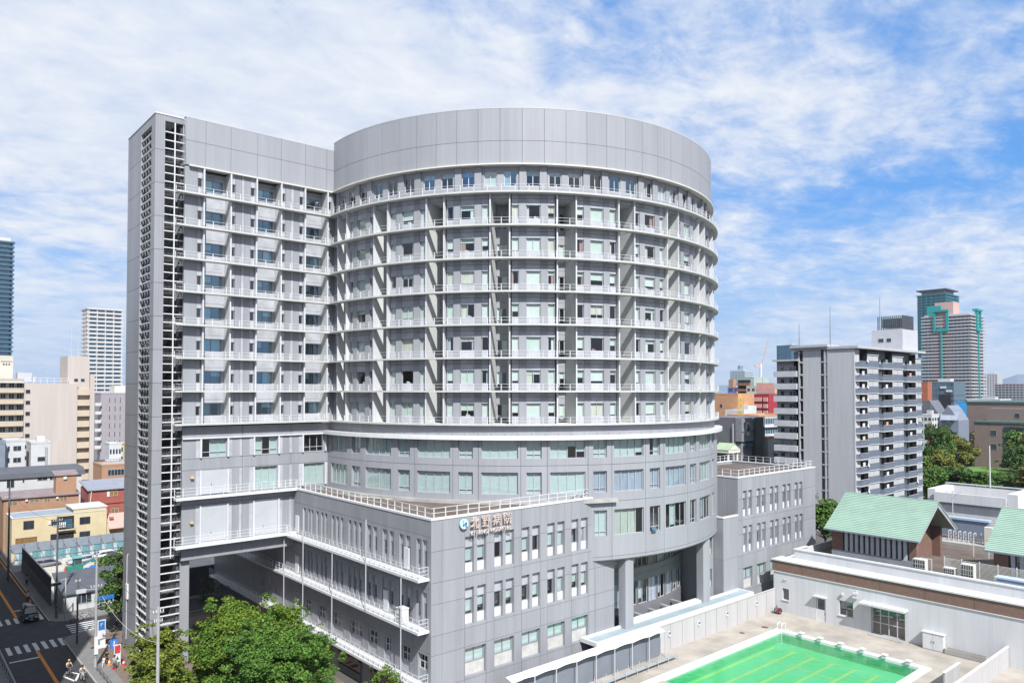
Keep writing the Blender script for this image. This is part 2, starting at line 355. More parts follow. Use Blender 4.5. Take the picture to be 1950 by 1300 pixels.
AEND = -47.0; FLOORS = range(-1, 6)
# ---- ward storeys of the drum
for n in FLOORS:
    z = FL(n)
    for ph in MODS:
        for a, b, kind in ((-1.62, 1.62, 'big'), (-4.9, -3.3, 'slim'), (3.3, 4.9, 'slim')):
            cpart('apron_panel', LIGHT, ph, z, 29.2, 29.5, a, b, [(0, .80)]); cpart('spandrel_panel', LIGHT, ph, z, 29.2, 29.5, a, b, [(2.36, 3.08), (3.12, 3.6)])
            w = 2 * 29.3 * math.tan(R_((b - a) / 2)) - .02
            vis = ph < -62
            q = random.random()
            bl = [1.0] if q < .42 else [random.choice((.55, .7, .8, .9))] if q < .68 else [0] if q < .86 else [.3]
            cm = random.choice((BLIND, BLIND, BLIND, BLIND2, BLIND2, CURTAIN))
            two = kind == 'big' and random.random() < .28
            if two and bl == [0]: bl = [random.choice((0, 1)), random.choice((0, 1.0))]
            window(HOSP, wdrum(ph + (a + b) / 2, 29.36, z + .80), w, 1.56, 2 if two else 1, 'window' if kind == 'big' else 'narrow_window', blinds=bl, bm_=cm, single_pane=True)
            if bl[0] < .5 and random.random() < .7:
                cw = round(w * random.choice((.18, .28, .4)), 2); sd = random.choice((-1, 1)); put('curtain', cached(('curtain', cw, (cm_ := random.choice((CURTAIN, LAV, ROSE, BLIND))).name), cm_, lambda: MB().box(-cw / 2, cw / 2, 0, .03, .03, 1.5)), HOSP, wdrum(ph + (a + b) / 2, 29.36, z + .80) @ Matrix.Translation((sd * (w / 2 - cw / 2 - .06), .2, 0)))
            if kind == 'big' and bl[0] < .9 and random.random() < .4:
                put('sill_item', cached(('sill_item', k_ := random.randrange(4)), (WHITE, ROSE, CURTAIN, LAV)[k_], lambda: MB().box(-.25, .0, 0, .15, .06, .3).box(.05, .2, 0, .12, .06, .22)), HOSP, wdrum(ph + (a + b) / 2, 29.36, z + .80) @ Matrix.Translation((random.uniform(-.4, .4), .12, 0)))
        for a, b in ((-3.26, -1.66), (1.66, 3.26)): cpart('pier_panel', PANEL, ph, z, 29.2, 29.53, a, b, [(0, 3.08), (3.12, 3.6)])
ztop_rec = FL(5) + 3.12
for ph in RECS:
    for a in (-2.38, 2.0):
        cpart('fin', FIN, ph, FL(-1), 29.1, 29.92, a + .04, a + .34, [(0, LV(6) - .14 - FL(-1))], 1)
    cpart('lintel_panel', LIGHT, ph, 0, 29.25, 29.5, -1.99, 1.99, [(ztop_rec, LV(6) - .14)])
    # recess: splayed side walls and a back wall with a glazed door on every floor
    mb = MB(); F_, B_ = cyl(29.45), cyl(26.6); z0, z1 = FL(-1), ztop_rec
    for sg in (-1, 1):
        for n in FLOORS: mb.quad(F_(ph + sg * 2.0, FL(n) + .02, 0), B_(ph + sg * 1.5, FL(n) + .02, 0), B_(ph + sg * 1.5, min(FL(n) + 3.81, z1), 0), F_(ph + sg * 2.0, min(FL(n) + 3.81, z1), 0))
    mb.quad(F_(ph - 2, z1, 0), F_(ph + 2, z1, 0), B_(ph + 1.5, z1, 0), B_(ph - 1.5, z1, 0)); mb.quad(F_(ph - 2, z0, 0), F_(ph + 2, z0, 0), B_(ph + 1.5, z0, 0), B_(ph - 1.5, z0, 0))
    mb.build('recess_wall', RECW, HOSP, fix=False)
    facade(HOSP, cyl(26.6), ph - 1.5, ph + 1.5, z0, z1, [(ph - 1.34, ph + 1.34, FL(n) + .05, FL(n) + 2.2) for n in FLOORS], [], [FL(n) + 2.9 for n in FLOORS], SMOOTH, .2, pname='recess_panel', bname='recess_back_wall')
    for n in FLOORS: window(HOSP, wdrum(ph, 26.5, FL(n) + .06), 1.22, 2.12, 2, 'balcony_door', fm=WHITE, blinds=rbl(2, .3, .4), transom=.75)
# left end of the drum next to the straight wing
for n in FLOORS:
    z = FL(n)
    cpart('pier_panel', PANEL, -183.4, z, 29.2, 29.5, -2.6, -.6, [(0, 3.6)]); cpart('spandrel_panel', LIGHT, -183.4, z, 29.2, 29.5, -.55, 1.5, [(2.36, 3.08), (3.12, 3.6)])
    window(HOSP, wdrum(-182.9, 29.3, z + .05), 1.0, 2.3, 2, 'narrow_window', blinds=[.0, 1.0])
# ---- top ward storey
z = FL(6); ops = []
wins = sorted([(p + d, 1.5) for p in RECS for d in (-2.3, 2.3)] + [(m_, 1.6) for m_ in MODS])
for c_, h_ in wins: ops.append((c_ - h_, c_ + h_, z + .85, z + 2.66))
facade(HOSP, cyl(29.1), -185.8, AEND, z - .05, 57.98, ops, [p + d for p in RECS for d in (-4.2, 4.2)], [], SMOOTH, .28, step=1.6)
for c_, h_ in wins:
    cm = random.choice((BLIND, BLIND, CURTAIN)); window(HOSP, wdrum(c_, 28.95, z + .86), 2 * 28.95 * math.tan(R_(h_)) - .03, 1.79, 2, 'upper_window', fm=WHITE, gm=random.choice((GLASSB, GLASST, GLASST)), blinds=random.choice(([0, 0], [0, 0], [1, 0], [.3, .3], [1, 1])), bm_=cm, t=.07)
for p in RECS:
    for d in (-5.15, 5.15): cpart('pier_panel', PANEL, p + d, z, 29.05, 29.3, -.82, .82, [(0, 3.15)])
# ---- drum parapet, eaves lip, coping, roof
a = -185.5; edges = [a] + [P0 + 5 * k for k in range(-10, 18)]
for a, b in zip(edges, edges[1:]):
    for z0, z1 in ((58.12, 60.78), (60.82, 64.62)): cpart('parapet_panel', SMOOTH, (a + b) / 2, 0, 29.25, 29.6, -(b - a) / 2 + .035, (b - a) / 2 - .035, [(z0, z1)], 4)
strip(arcpts(29.52, -185.6, AEND), arcpts(29.2, -185.6, AEND), 58.0, 64.6).build('parapet_backing', JOINT, HOSP)
strip(arcpts(29.62, -185.6, AEND), arcpts(29.1, -185.6, AEND), 64.6, 64.72).build('coping', FRAME, HOSP)
strip(arcpts(29.93, -186, AEND), arcpts(28.9, -185.8, AEND), 57.95, 58.1).build('eaves_lip', WARMW, HOSP)
MB().prism(arcpts(29.0, -360, 0, 6)[:-1], 58.2, 58.4).build('drum_roof', CONC, HOSP)
# ---- walkway slabs round wing and drum
for n in range(-1, 7):
    zt = FL(n); o_ = [(25.9, 88.4), (35, 88.4), (44.87, 88.4)] + arcpts(30.5, -183.76, AEND)[0:]; i_ = [(25.9, 89.4), (35, 89.4), (45.95, 89.4)] + arcpts(29.5, -185.6, AEND)[0:]
    k = min(len(o_), len(i_)); nA = 92
    o_ = [(25.9, 88.4), (35, 88.4)] + arcpts(30.5, -183.76, AEND, 136.76 / nA); i_ = [(25.9, 89.4), (35, 89.4)] + arcpts(29.5, -185.84, AEND, 138.84 / nA)
    k = min(len(o_), len(i_)); sl = strip(o_[:k], i_[:k], zt - .2, zt).build('walkway_slab', SLABM, HOSP)
    rp = [(26.0, 89.3), (26.0, 88.48), (44.8, 88.48)] + arcpts(30.42, -183.8, AEND, 1.5)
    railing(sl, rp, zt, .74, 1.6, bar=.028, post=.075, rails=(1.0, .52))
    br = MB()
    for x in (26.15,): br.prism([(88.5, zt - .2), (89.9, zt - .2), (89.9, zt - 1.1)], x, x + .12, axis='x')
    br.build('bracket', WHITE, sl)
# ---- rooms behind: floor plates and core
for n in range(-1, 8):
    zt = FL(n) if n < 7 else 58.1
    mb = MB(); A = arcpts(26.4, -190, -40, 3); B = arcpts(23.8, -190, -40, 3)
    for i in range(len(A) - 1):
        mb.quad((*A[i], zt - .01), (*A[i+1], zt - .01), (*B[i+1], zt - .01), (*B[i], zt - .01)); mb.quad((*A[i], zt - .3), (*A[i+1], zt - .3), (*B[i+1], zt - .3), (*B[i], zt - .3))
    for ph in MODS + ([r for r in RECS] if n >= 6 else []):
        A2 = arcpts(29.05, ph - 7.5 + (2.05 if n < 6 else 0), ph + 7.5 - (2.05 if n < 6 else 0), 3); B2 = arcpts(26.4, ph - 7.5 + (1.6 if n < 6 else 0), ph + 7.5 - (1.6 if n < 6 else 0), 3)
        for i in range(min(len(A2), len(B2)) - 1):
            mb.quad((*A2[i], zt - .012), (*A2[i+1], zt - .012), (*B2[i+1], zt - .012), (*B2[i], zt - .012)); mb.quad((*A2[i], zt - .28), (*A2[i+1], zt - .28), (*B2[i+1], zt - .28), (*B2[i], zt - .28))
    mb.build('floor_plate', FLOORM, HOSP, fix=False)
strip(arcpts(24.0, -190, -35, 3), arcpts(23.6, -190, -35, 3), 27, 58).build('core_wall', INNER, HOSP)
# ---- lower drum with window ribbons
RL = 30.2; ops = []; rows = ((24.0, 26.1), (19.95, 22.45), (14.9, 17.9))
for r_i, (z0, z1) in enumerate(rows):
    for p in RECS:
        if r_i == 2 and p < -112: continue
        if p > -62: continue
        ops.append((p - 4.0, p + 4.0, z0, z1))
    for m_ in MODS:
        if r_i == 2 and m_ < -112.5: continue
        ops.append((m_ - 1.65, m_ + 1.65, z0, z1))
ops = [o for o in ops if o[0] > -186]
facade(HOSP, cyl(RL), -185.6, AEND, 12.1, 26.16, ops, [p + d for p in RECS for d in (-4.6, 4.6)], [12.5, 18.9, 23.2], SMOOTH, .26, step=1.6, gap=.045)
for a, b, z0, z1 in ops:
    w = 2 * 30.0 * math.tan(R_((b - a) / 2)) - .03; rib = (b - a) > 5
    row = 0 if z0 > 23 else 1 if z0 > 19 else 2
    cm = LAV if (row == 1 and -116 < a < -80) or (row == 2 and a > -92) else CURTAIN if row == 2 and a > -110 and rib and a < -100 else BLIND
    bl = (rbl(4, .95, .0) if row < 2 else ([0, .9, 0, 0] if a > -95 else rbl(4, .5, .2))) if rib else (rbl(2, .8, .1) if row < 2 else [0, 0] if a > -104 else [1, 1])
    window(HOSP, wdrum((a + b) / 2, 29.93, z0 + .01), w, z1 - z0 - .02, 4 if rib else 2, 'ribbon_window' if rib else 'paired_window', fm=FRAME, gm=GLASST, blinds=bl, bm_=cm, transom=0 if rib else .5)
_s = put('open_sash', MB().box(-.38, .38, -.03, .03, -.5, 0).mesh('open_sash'), HOSP, wdrum(-97.7, 30.3, 15.42) @ Matrix.Rotation(R_(-38), 4, 'X')); _s.data.materials.append(BGLASS)
strip(arcpts(30.95, -185.2, AEND), arcpts(29.6, -185.8, AEND), 26.16, 26.62).build('cornice', WHITE, HOSP)
strip(arcpts(29.85, -185.8, AEND), arcpts(29.5, -185.8, AEND), 26.62, 27.7).build('soffit_band', PANEL, HOSP)
for zf in (12.15, 18.55, 22.95, 26.9):
    strip(arcpts(29.85, -190, -35, 3), arcpts(23, -190, -35, 3), zf - .3, zf).build('floor_plate', FLOORM, HOSP)
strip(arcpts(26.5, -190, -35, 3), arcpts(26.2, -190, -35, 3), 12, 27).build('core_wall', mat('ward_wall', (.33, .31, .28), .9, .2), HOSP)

# ---- straight wing, ward storeys
RX = [(29.17, 32.13), (35.49, 38.45), (41.84, 44.8)]
BAYS = [(26.98, 28.42, 'p'), (28.45, 28.95, 's'), (32.36, 32.86, 's'), (32.89, 33.60, 'p'), (33.63, 33.95, 'l'), (33.98, 34.72, 'p'), (34.75, 35.27, 's'), (38.68, 39.18, 's'), (39.21, 39.95, 'p'), (39.98, 40.30, 'l'), (40.33, 41.10, 'p'), (41.13, 41.62, 's'), (45.03, 45.55, 's'), (45.58, 46.02, 'p')]
def bx(name, m, x0, x1, y0, y1, z0, z1, parent=None):
    me = cached((name, round(x1 - x0, 3), round(y1 - y0, 3), round(z1 - z0, 3), m.name), m, lambda: MB().box(0, x1 - x0, 0, y1 - y0, 0, z1 - z0))
    return put(name, me, parent or HOSP, Matrix.Translation((x0, y0, z0)))
for n in range(-1, 7):
    z = FL(n); H_ = 3.6 if n < 6 else 3.17
    for x0, x1, k in BAYS:
        if k == 's':
            bx('apron_panel', LIGHT, x0, x1, 89.4, 89.7, z, z + .9); bx('spandrel_panel', LIGHT, x0, x1, 89.4, 89.7, z + 2.0, z + H_)
            window(HOSP, TR((x0 + x1) / 2, 89.52, z + .9), x1 - x0, 1.1, 1, 'slit_window', fm=FRAMED, gm=GLASSD, blinds=[0])
        else: bx('pier_panel' if k == 'p' else 'pilaster', PANEL if k == 'p' else LIGHT, x0, x1, 89.38 if k == 'p' else 89.36, 89.7, z, z + H_)
for a, b in RX:
    for x in (a - .2, b): bx('fin', FIN, x + .02, x + .18, 88.95, 89.75, FL(-1), 57.9)
    ws = [(a + .22, b - .3, FL(n) + .85, FL(n) + 2.32) for n in range(-1, 7)]
    facade(HOSP, plY(90.75), a, b, FL(-1), 57.9, ws, [], [FL(n) + 2.75 for n in range(-1, 7)], LIGHT, .2, pname='recess_panel', bname='recess_back_wall')
    mb = MB()
    for x in (a, b): mb.quad((x, 89.7, FL(-1)), (x, 90.8, FL(-1)), (x, 90.8, 57.9), (x, 89.7, 57.9))
    mb.quad((a, 89.4, FL(-1)), (b, 89.4, FL(-1)), (b, 90.8, FL(-1)), (a, 90.8, FL(-1))); mb.build('recess_wall', RECW, HOSP, fix=False)
    for x0, x1, z0, z1 in ws: window(HOSP, TR((x0 + x1) / 2, 90.85, z0), x1 - x0, z1 - z0, 2, 'window', fm=FRAMED, gm=GLASSB, blinds=random.choice(([0, 0], [0, 1], [1, 0], [.5, 0], [1, 1], [0, .4])))
    for n in range(-1, 6): bx('roller_shutter_box', LIGHT, a + .05, b - .05, 90.66, 90.745, FL(n) + 2.36, FL(n) + 2.6)
wx = [27.02, 29.3, 32.25, 35.55, 38.6, 41.85, 44.85, 46.3]
for a, b in zip(wx, wx[1:]):
    for z0, z1 in ((58.12, 60.98), (61.02, 63.66)): bx('parapet_panel', SMOOTH, a + .02, b - .02, 89.3, 89.6, z0, z1)
bx('parapet_backing', JOINT, 27.05, 46.2, 89.36, 89.62, 58.05, 63.6); bx('coping', FRAME, 26.98, 46.1, 89.28, 89.9, 63.66, 63.76)
bx('eaves_lip', WARMW, 27.4, 46.2, 88.97, 89.75, 57.95, 58.1)
# wing body: roof, rear, rooms
mb = MB().box(27.1, 46.5, 96.0, 101.9, 12.2, 63.5); mb.build('wing_rear_block', PANEL, HOSP)
bx('wing_roof', CONC, 27.0, 46.5, 89.6, 96.0, 58.15, 58.4); bx('wing_soffit', PANELD, 27.0, 50, 89.5, 101.8, 12.15, 12.3)
bx('core_wall', INNER, 27.2, 47.5, 95.6, 95.9, 12.3, 58)
mb = MB()
for n in range(-1, 7):
    z = FL(n); mb.box(27.1, 47.5, 90.98, 95.6, z - .28, z - .012)
    for a, b in ((27.1, 29.0), (32.3, 35.3), (38.6, 41.7), (45.0, 46.4)): mb.box(a, b, 89.72, 90.97, z - .28, z - .013)
for zf in (13.6, 19.2, 23.3): mb.box(27.1, 47.5, 89.75, 95.6, zf - .3, zf)
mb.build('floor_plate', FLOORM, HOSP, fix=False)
# ---- straight wing, lower storeys
ops = [(a + .03, b - .03, 23.92, 26.1) for a, b in RX] + [(a + .03, b - .03, 19.72, 22.44) for a, b in RX[1:]]
facade(HOSP, plY(89.4), 26.98, 45.6, 12.2, 27.6, ops, [34.0, 40.2], [26.2, 23.85, 22.55, 19.35, 18.5, 14.0], PANELD, .3, gap=.04)
for x0, x1, z0, z1 in ops: window(HOSP, TR((x0 + x1) / 2, 89.6, z0 + .01), x1 - x0, z1 - z0 - .02, 3, 'triple_window', fm=FRAME, gm=GLASST, blinds=rbl(3, .45, .45), transom=.62 if z0 > 23 else 0)
DOORW = mat('white_louvre', (.52, .54, .57), .5, .05, .6)
for x0, x1, z0, z1 in ((29.22, 32.12, 19.66, 22.4), (29.22, 32.12, 14.0, 18.35), (35.52, 38.42, 14.0, 18.4)):
    d = bx('service_door', DOORW, x0, x1, 89.28, 89.42, z0, z1); mid = (x0 + x1) / 2
    bx('handle', STEEL, mid - .4, mid - .34, 89.22, 89.28, z0 + 1.0, z0 + 1.25, d)
    mb = MB()
    for i in range(1, 6): xx = x0 + (x1 - x0) * i / 6; mb.box(xx - .015, xx + .015, 89.262, 89.28, z0 + .05, z1 - .05)
    mb.build('rib', FRAME, d, fix=False)
for z0, z1 in ((23.92, 26.15), (19.62, 22.44), (14.0, 18.4)):
    for a, b in RX:
        if z0 < 19 and a > 41: continue
        for x in (a - .62, b + .2): bx('pale_strip', LIGHT, x, x + .42, 89.37, 89.41, z0, z1)
        for x in (a - .2, b + .0): bx('fin', FIN, x, x + .2, 89.18, 89.41, z0, z1)
    for x in (33.63, 39.98): bx('pale_strip', LIGHT, x, x + .32, 89.36, 89.41, z0, z1)
bx('drip_ledge', WHITE, 27.0, 45.4, 89.15, 89.42, 26.16, 26.3)
for zt, xe in ((19.5, 40.6), (14.0, 40.6)):
    sl = bx('walkway_slab', WHITE, 26.1, xe, 88.35, 89.4, zt - .25, zt); railing(sl, [(26.2, 89.3), (26.2, 88.45), (xe - (0 if zt > 19 else 1.3), 88.45)], zt, 1.1, 1.55, bar=.035, rails=(1, .66, .33))
WLAMP = mat('orange_lamp', (.75, .5, .28), .5)
for z in (21.6, 16.4): bx('wall_lamp', WLAMP, 27.9, 28.25, 89.05, 89.36, z, z + .22)
# ---- stair tower
facade(HOSP, plX(23.9), 90.0, 101.9, 0, 63.55, [(91.5, 95.9, .9, 62.5)], [], [2.0 + 3.83 * k for k in range(16)] , PANELD, .35, gap=.04)
facade(HOSP, plY(90.0), 23.92, 27.12, 0, 63.5, [(24.95, 27.08, .9, 62.9)], [], [2.0 + 3.83 * k for k in range(16)], PANELD, .35, gap=.04)
bx('pillar', PANELD, 27.1, 28.12, 90.0, 96.0, 0, 12.15); MB().box(23.95, 27.1, 101.5, 101.9, 0, 63.5).build('rear_wall', PANELD, HOSP)
bx('coping', WHITE, 23.84, 27.05, 89.94, 101.95, 63.55, 63.7)
STAIRW = mat('stair_wall', (.10, .10, .11), .8, .1)
bx('stair_core_wall', STAIRW, 26.75, 27.0, 90.3, 101.5, 0, 63.4); bx('stair_core_wall', STAIRW, 23.95, 26.75, 97.3, 97.5, 0, 63.4)
k = 0; z = 1.3
while z < 62.3:
    bx('louvre_beam', WHITE, 24.95, 27.08, 90.02, 90.2, z, z + .11)
    bx('side_louvre_beam', WHITE, 23.92, 24.1, 91.5, 95.9, z, z + .11); z += 3.83 / 4
bx('mullion', WHITE, 25.98, 26.1, 89.98, 90.12, 12.6, 62.9)
for y in (92.3, 92.7, 93.8, 94.9): bx('side_mullion', STEEL, 24.15, 24.3, y, y + .1, .9, 62.4)
mb = MB(); mr_ = MB(); bars = MB()
for i in range(32):
    z = 1.0 + i * 3.83 / 2; up = i % 2
    if z > 60: break
    ya, yb = (91.9, 95.4) if up == 0 else (95.4, 91.9); x0, x1 = (24.3, 25.4) if up == 0 else (25.5, 26.6)
    for s_ in range(9):
        t = s_ / 9; y0_ = ya + (yb - ya) * t; y1_ = ya + (yb - ya) * (t + 1 / 9); mb.box(x0, x1, min(y0_, y1_), max(y0_, y1_), z + 1.915 * t - .12, z + 1.915 * t + .06)
    mb.box(24.3, 26.6, 95.4 if up == 0 else 90.5, 97.2 if up == 0 else 91.9, z + 1.8, z + 1.92)
    mr_.bar((x0 + .05, ya, z + 1.0), (x0 + .05, yb, z + 2.9), .05); mr_.bar((x1 - .05, ya, z + 1.0), (x1 - .05, yb, z + 2.9), .05)
    if up == 1:
        for q in range(14): bars.box(25.0 + q * .145, 25.03 + q * .145, 90.45, 90.48, z + 1.95, z + 2.95)
        bars.box(24.9, 27.0, 90.44, 90.49, z + 2.95, z + 3.0)
mb.build('stair_flight', CONC, HOSP, fix=False); mr_.build('handrail', WHITE, HOSP, fix=False); bars.build('baluster_grille', STEEL, HOSP, fix=False)
pipe = MB().tube((23.8, 99.6, 1.5), (23.8, 99.6, 11.5), .06).tube((23.8, 99.6, 11.5), (23.95, 99.6, 11.9), .06); pipe.build('drain_pipe', FRAME, HOSP); bx('meter_box', WHITE, 23.7, 23.9, 99.2, 99.9, 6.4, 8.2)

# ---- front wing (podium): street side
SLY = [(86.53, 85.95), (85.3, 84.75), (84.47, 83.9), (83.07, 82.45), (81.8, 81.2), (80.81, 80.2), (79.11, 78.45), (77.99, 77.35), (76.9, 76.25), (75.06, 74.4), (73.89, 73.2), (72.73, 72.05), (70.93, 70.1), (69.62, 68.8), (67.71, 66.8), (66.34, 65.5), (64.44, 63.62), (63.21, 62.4), (61.31, 60.52), (60.23, 59.42)]
SMW = [(86.17, 84.1), (82.47, 80.15), (78.7, 76.1), (74.62, 71.93), (70.53, 68.72), (67.29, 65.98), (64.03, 62.38), (61.0, 59.34)]
ops = [(b, a, z0, z1) for a, b in SLY for z0, z1 in ((14.1, 17.3), (9.1, 12.25))] + [(b, a, 4.0, 6.3) for a, b in SMW]
DOORS = [(88.6, 87.7), (89.0, 87.9)]
facade(HOSP, plX(40.6), 58.8, 89.4, 0, 19.3, ops, [59.9, 62, 65, 68.2, 71.5, 75.6, 79.7, 83.5, 87.2], [3.2, 6.6, 8.7, 12.7, 13.8, 17.7], PANELD, .3, gap=.035)
for b, a, z0, z1 in ops:
    M_ = Matrix.Translation((40.82, (a + b) / 2, 0)) @ Matrix.Rotation(R_(-90), 4, 'Z'); w = a - b - .02
    if z0 > 8:
        window(HOSP, M_ @ Matrix.Translation((0, 0, z0 + .65)), w, z1 - z0 - 1.75, 1, 'slot_window', fm=FRAMED, gm=GLASSD, blinds=random.choice(([0], [0], [.6], [1])), transom=.5)
        for q0, q1 in ((z0 + .01, z0 + .63), (z1 - 1.08, z1 - .01)): MB().box(40.8, 40.9, b + .01, a - .01, q0, q1).build('infill_panel', LIGHT, HOSP, fix=False)
    else:
        window(HOSP, M_ @ Matrix.Translation((0, 0, z0 + .8)), w, z1 - z0 - .82, 3 if w > 1.8 else 2, 'grid_window', fm=WHITE, gm=GLASSD, blinds=[0, 0], transom=.75); MB().box(40.8, 40.9, b + .01, a - .01, z0 + .01, z0 + .78).build('infill_panel', LIGHT, HOSP, fix=False)
facade(HOSP, plX(40.6), 89.4, 118, 0, 12.15, [(96.3, 97.1, 5.2, 7.6), (94.2, 95, 5.2, 7.6), (98.6, 99.4, 5.2, 7.6)], [94, 99], [8.6], PANELD, .3)
for y in (96.7, 94.6, 99.0): window(HOSP, Matrix.Translation((40.8, y, 5.22)) @ Matrix.Rotation(R_(-90), 4, 'Z'), .78, 2.36, 2, 'grid_window', fm=WHITE, gm=GLASSD, transom=1.2)
for z in (13.8, 8.85, 3.6):
    ye = 89.4 if z > 13 else 116.5
    sl = MB().box(39.3, 40.6, 59.05, ye, z - .25, z).build('walkway_slab', WHITE, HOSP)
    railing(sl, ([(40.5, 59.15), (39.4, 59.15), (39.4, 88.4)] if z > 13 else [(40.5, 59.15), (39.4, 59.15), (39.4, ye)]), z, 1.1, 1.02, bar=.035, post=.05, rails=(1, .67, .34))
for y, z0, z1 in ((68.7, 9.0, 18.3), (83.6, 3.7, 17.6), (76.2, 3.7, 13.5), (61.9, 3.7, 13.5), (89.0, 3.7, 13.5)): MB().tube((39.2, y, z0), (39.2, y, z1), .055).build('drain_pipe', FRAME, HOSP)
for y, z in ((88.2, 14.0), (88.2, 9.0), (88.2, 3.8), (66.9, 9.0), (63.0, 14.0)): MB().box(40.5, 40.62, y - .45, y + .45, z, z + 2.1).build('service_door', WHITE, HOSP)
MB().box(39.5, 40.3, 62.2, 63.2, 8.9, 10.3).box(39.45, 40.35, 62.15, 63.25, 10.3, 10.38).build('equipment_box', WHITE, HOSP)
mb = MB()
for y0, y1 in ((60.5, 63.5), (65, 70), (72, 77), (79, 84)): mb.box(40.5, 40.62, y0, y1, .1, 2.7)
mb.build('entrance_glazing', DGLASS, HOSP, fix=False)
# ---- front wing: face with the lettering
PX = [44.7 + 3.755 * k for k in range(5)]
ops = []
for x in PX:
    for z0, z1 in ((13.65, 17.25), (8.55, 12.2)): ops += [(x, x + 1.12, z0, z1), (x + 1.52, x + 2.64, z0, z1)]
    ops.append((x, x + 2.64, 3.46, 6.2))
JS = [41.9] + [x - .04 for x in PX] + [x + 2.68 for x in PX]; JZ = [16.3, 13.3, 11.25, 8.25, 6.4, 3.2]
facade(HOSP, plY(58.8), 40.6, 63.55, 0, 19.3, ops, JS, JZ, PANELD, .4, gap=.035)
facade(HOSP, plY(58.8), 63.57, 66.9, 0, 14.0, [], [], JZ, PANELD, .3, gap=.035)
def pairwins(ops):
    for x0, x1, z0, z1 in ops:
        w = x1 - x0 - .02; xm = (x0 + x1) / 2
        if z0 > 8:
            window(HOSP, TR(xm, 59.18, z0 + .92), w, 1.6, 1, 'recessed_window', fm=FRAMED, gm=GLASST, blinds=random.choice(([.85], [.9], [1.0], [0], [.6])))
            bx('apron_panel', WHITE, x0 + .01, x1 - .01, 59.12, 59.2, z0 + .01, z0 + .9); bx('infill_panel', LIGHT, x0 + .01, x1 - .01, 59.12, 59.2, z1 - 1.06, z1 - .01)
            bx('window_hood', mat('lilac_trim', (.36, .34, .44), .6), x0 + .01, x1 - .01, 59.08, 59.19, z1 - 1.1 + .0, z1 - 1.06)
        else:
            window(HOSP, TR(xm, 59.08, z0 + 1.25), w, z1 - z0 - 1.27, 2, 'double_window', fm=FRAMED, gm=GLASST, blinds=random.choice(([.95, .95], [1, 1], [.9, 1])), t=.09); bx('apron_panel', mat('cream_apron', (.58, .57, .54), .7, .12, 1.5), x0 + .01, x1 - .01, 59.12, 59.2, z0 + .01, z0 + 1.23)
pairwins(ops)
# ---- right wing
PX2 = [94.7 + 3.68 * k for k in range(5)]; ops = []
for x in PX2:
    for z0, z1 in ((13.75, 17.4), (8.6, 12.35)): ops += [(x, x + 1.02, z0, z1), (x + 1.45, x + 2.45, z0, z1)]
    ops.append((x, x + 2.42, 3.46, 6.4))
facade(HOSP, plY(58.8), 93.42, 116.0, 0, 19.3, ops, [x - .3 for x in PX2] + [x + 2.75 for x in PX2], JZ, PANELD, .4, gap=.035); pairwins(ops)
facade(HOSP, plX(93.4), 58.8, 63, 0, 19.3, [], [60.6], [13.3, 8.25], PANELD, .3)
facade(HOSP, plY(58.8), 89.7, 93.4, 0, 14.0, [], [], [8.25], PANELD, .3); facade(HOSP, plX(89.7), 58.8, 60.6, 0, 14.0, [], [], [8.25], PANELD, .3)
MB().prism([(63.6, 58.85), (66.9, 58.85), (66.9, 62), (63.6, 62)], 13.6, 13.8).build('low_roof', ROOFM, HOSP); MB().prism([(89.75, 58.85), (93.38, 58.85), (93.38, 62), (89.75, 62)], 13.6, 13.8).build('low_roof', ROOFM, HOSP)
def coping(pts, z, w=.36):
    mb = MB()
    for (x0, y0), (x1, y1) in zip(pts, pts[1:]):
        if abs(x0 - x1) > abs(y0 - y1): mb.box(min(x0, x1) - .05, max(x0, x1) + .05, y0 - .06, y0 + w, z, z + .2)
        else: mb.box(x0 - .06, x0 + w, min(y0, y1) + .31, max(y0, y1), z - .002, z + .198)
    mb.build('coping', WHITE, HOSP)
coping([(40.6, 89.3), (40.6, 58.8), (63.5, 58.8)], 19.3); coping([(63.5, 58.8), (66.9, 58.8)], 14.0, .45); coping([(93.4, 62.5), (93.4, 58.8), (116, 58.8)], 19.3); coping([(89.7, 60.6), (89.7, 58.8), (93.4, 58.8)], 14.0)
MB().prism([(40.8, 59), (63.4, 59), (66, 62), (60, 75), (47, 89.3), (40.8, 89.3)], 18.6, 18.9).build('flat_roof', ROOFM, HOSP)
MB().prism([(93.6, 59), (115.9, 59), (115.9, 74), (93.6, 74)], 18.6, 18.9).build('flat_roof', ROOFM, HOSP); bx('side_wall', PANELD, 115.6, 115.98, 58.9, 74.2, 0, 19.3); bx('rear_wall', PANELD, 93.5, 115.9, 73.9, 74.2, 0, 19.3); bx('coping', WHITE, 93.5, 116.05, 73.85, 74.3, 19.3, 19.45); bx('coping', WHITE, 115.55, 116.05, 59.2, 73.85, 19.3, 19.45)
strip(arcpts(30.75, -186, -108, 3), arcpts(30.15, -186, -108, 3), 18.85, 19.25).build('roof_upstand', CONC, HOSP)
railing(HOSP, [(63.2, 59.0), (40.8, 59.0), (40.8, 89.2)], 19.48, .95, 1.4, bar=.045, post=.08)
railing(HOSP, [(93.7, 61.5), (93.7, 59.0), (115.7, 59.0), (115.7, 74), (94, 74)], 19.48, .95, 1.4, bar=.045, post=.08)
MB().path([(45, 86, 19.0), (44.2, 80, 19.05), (46, 76, 19.02), (52, 70.5, 19.05)], .05).build('roof_cable', WARMW, HOSP)
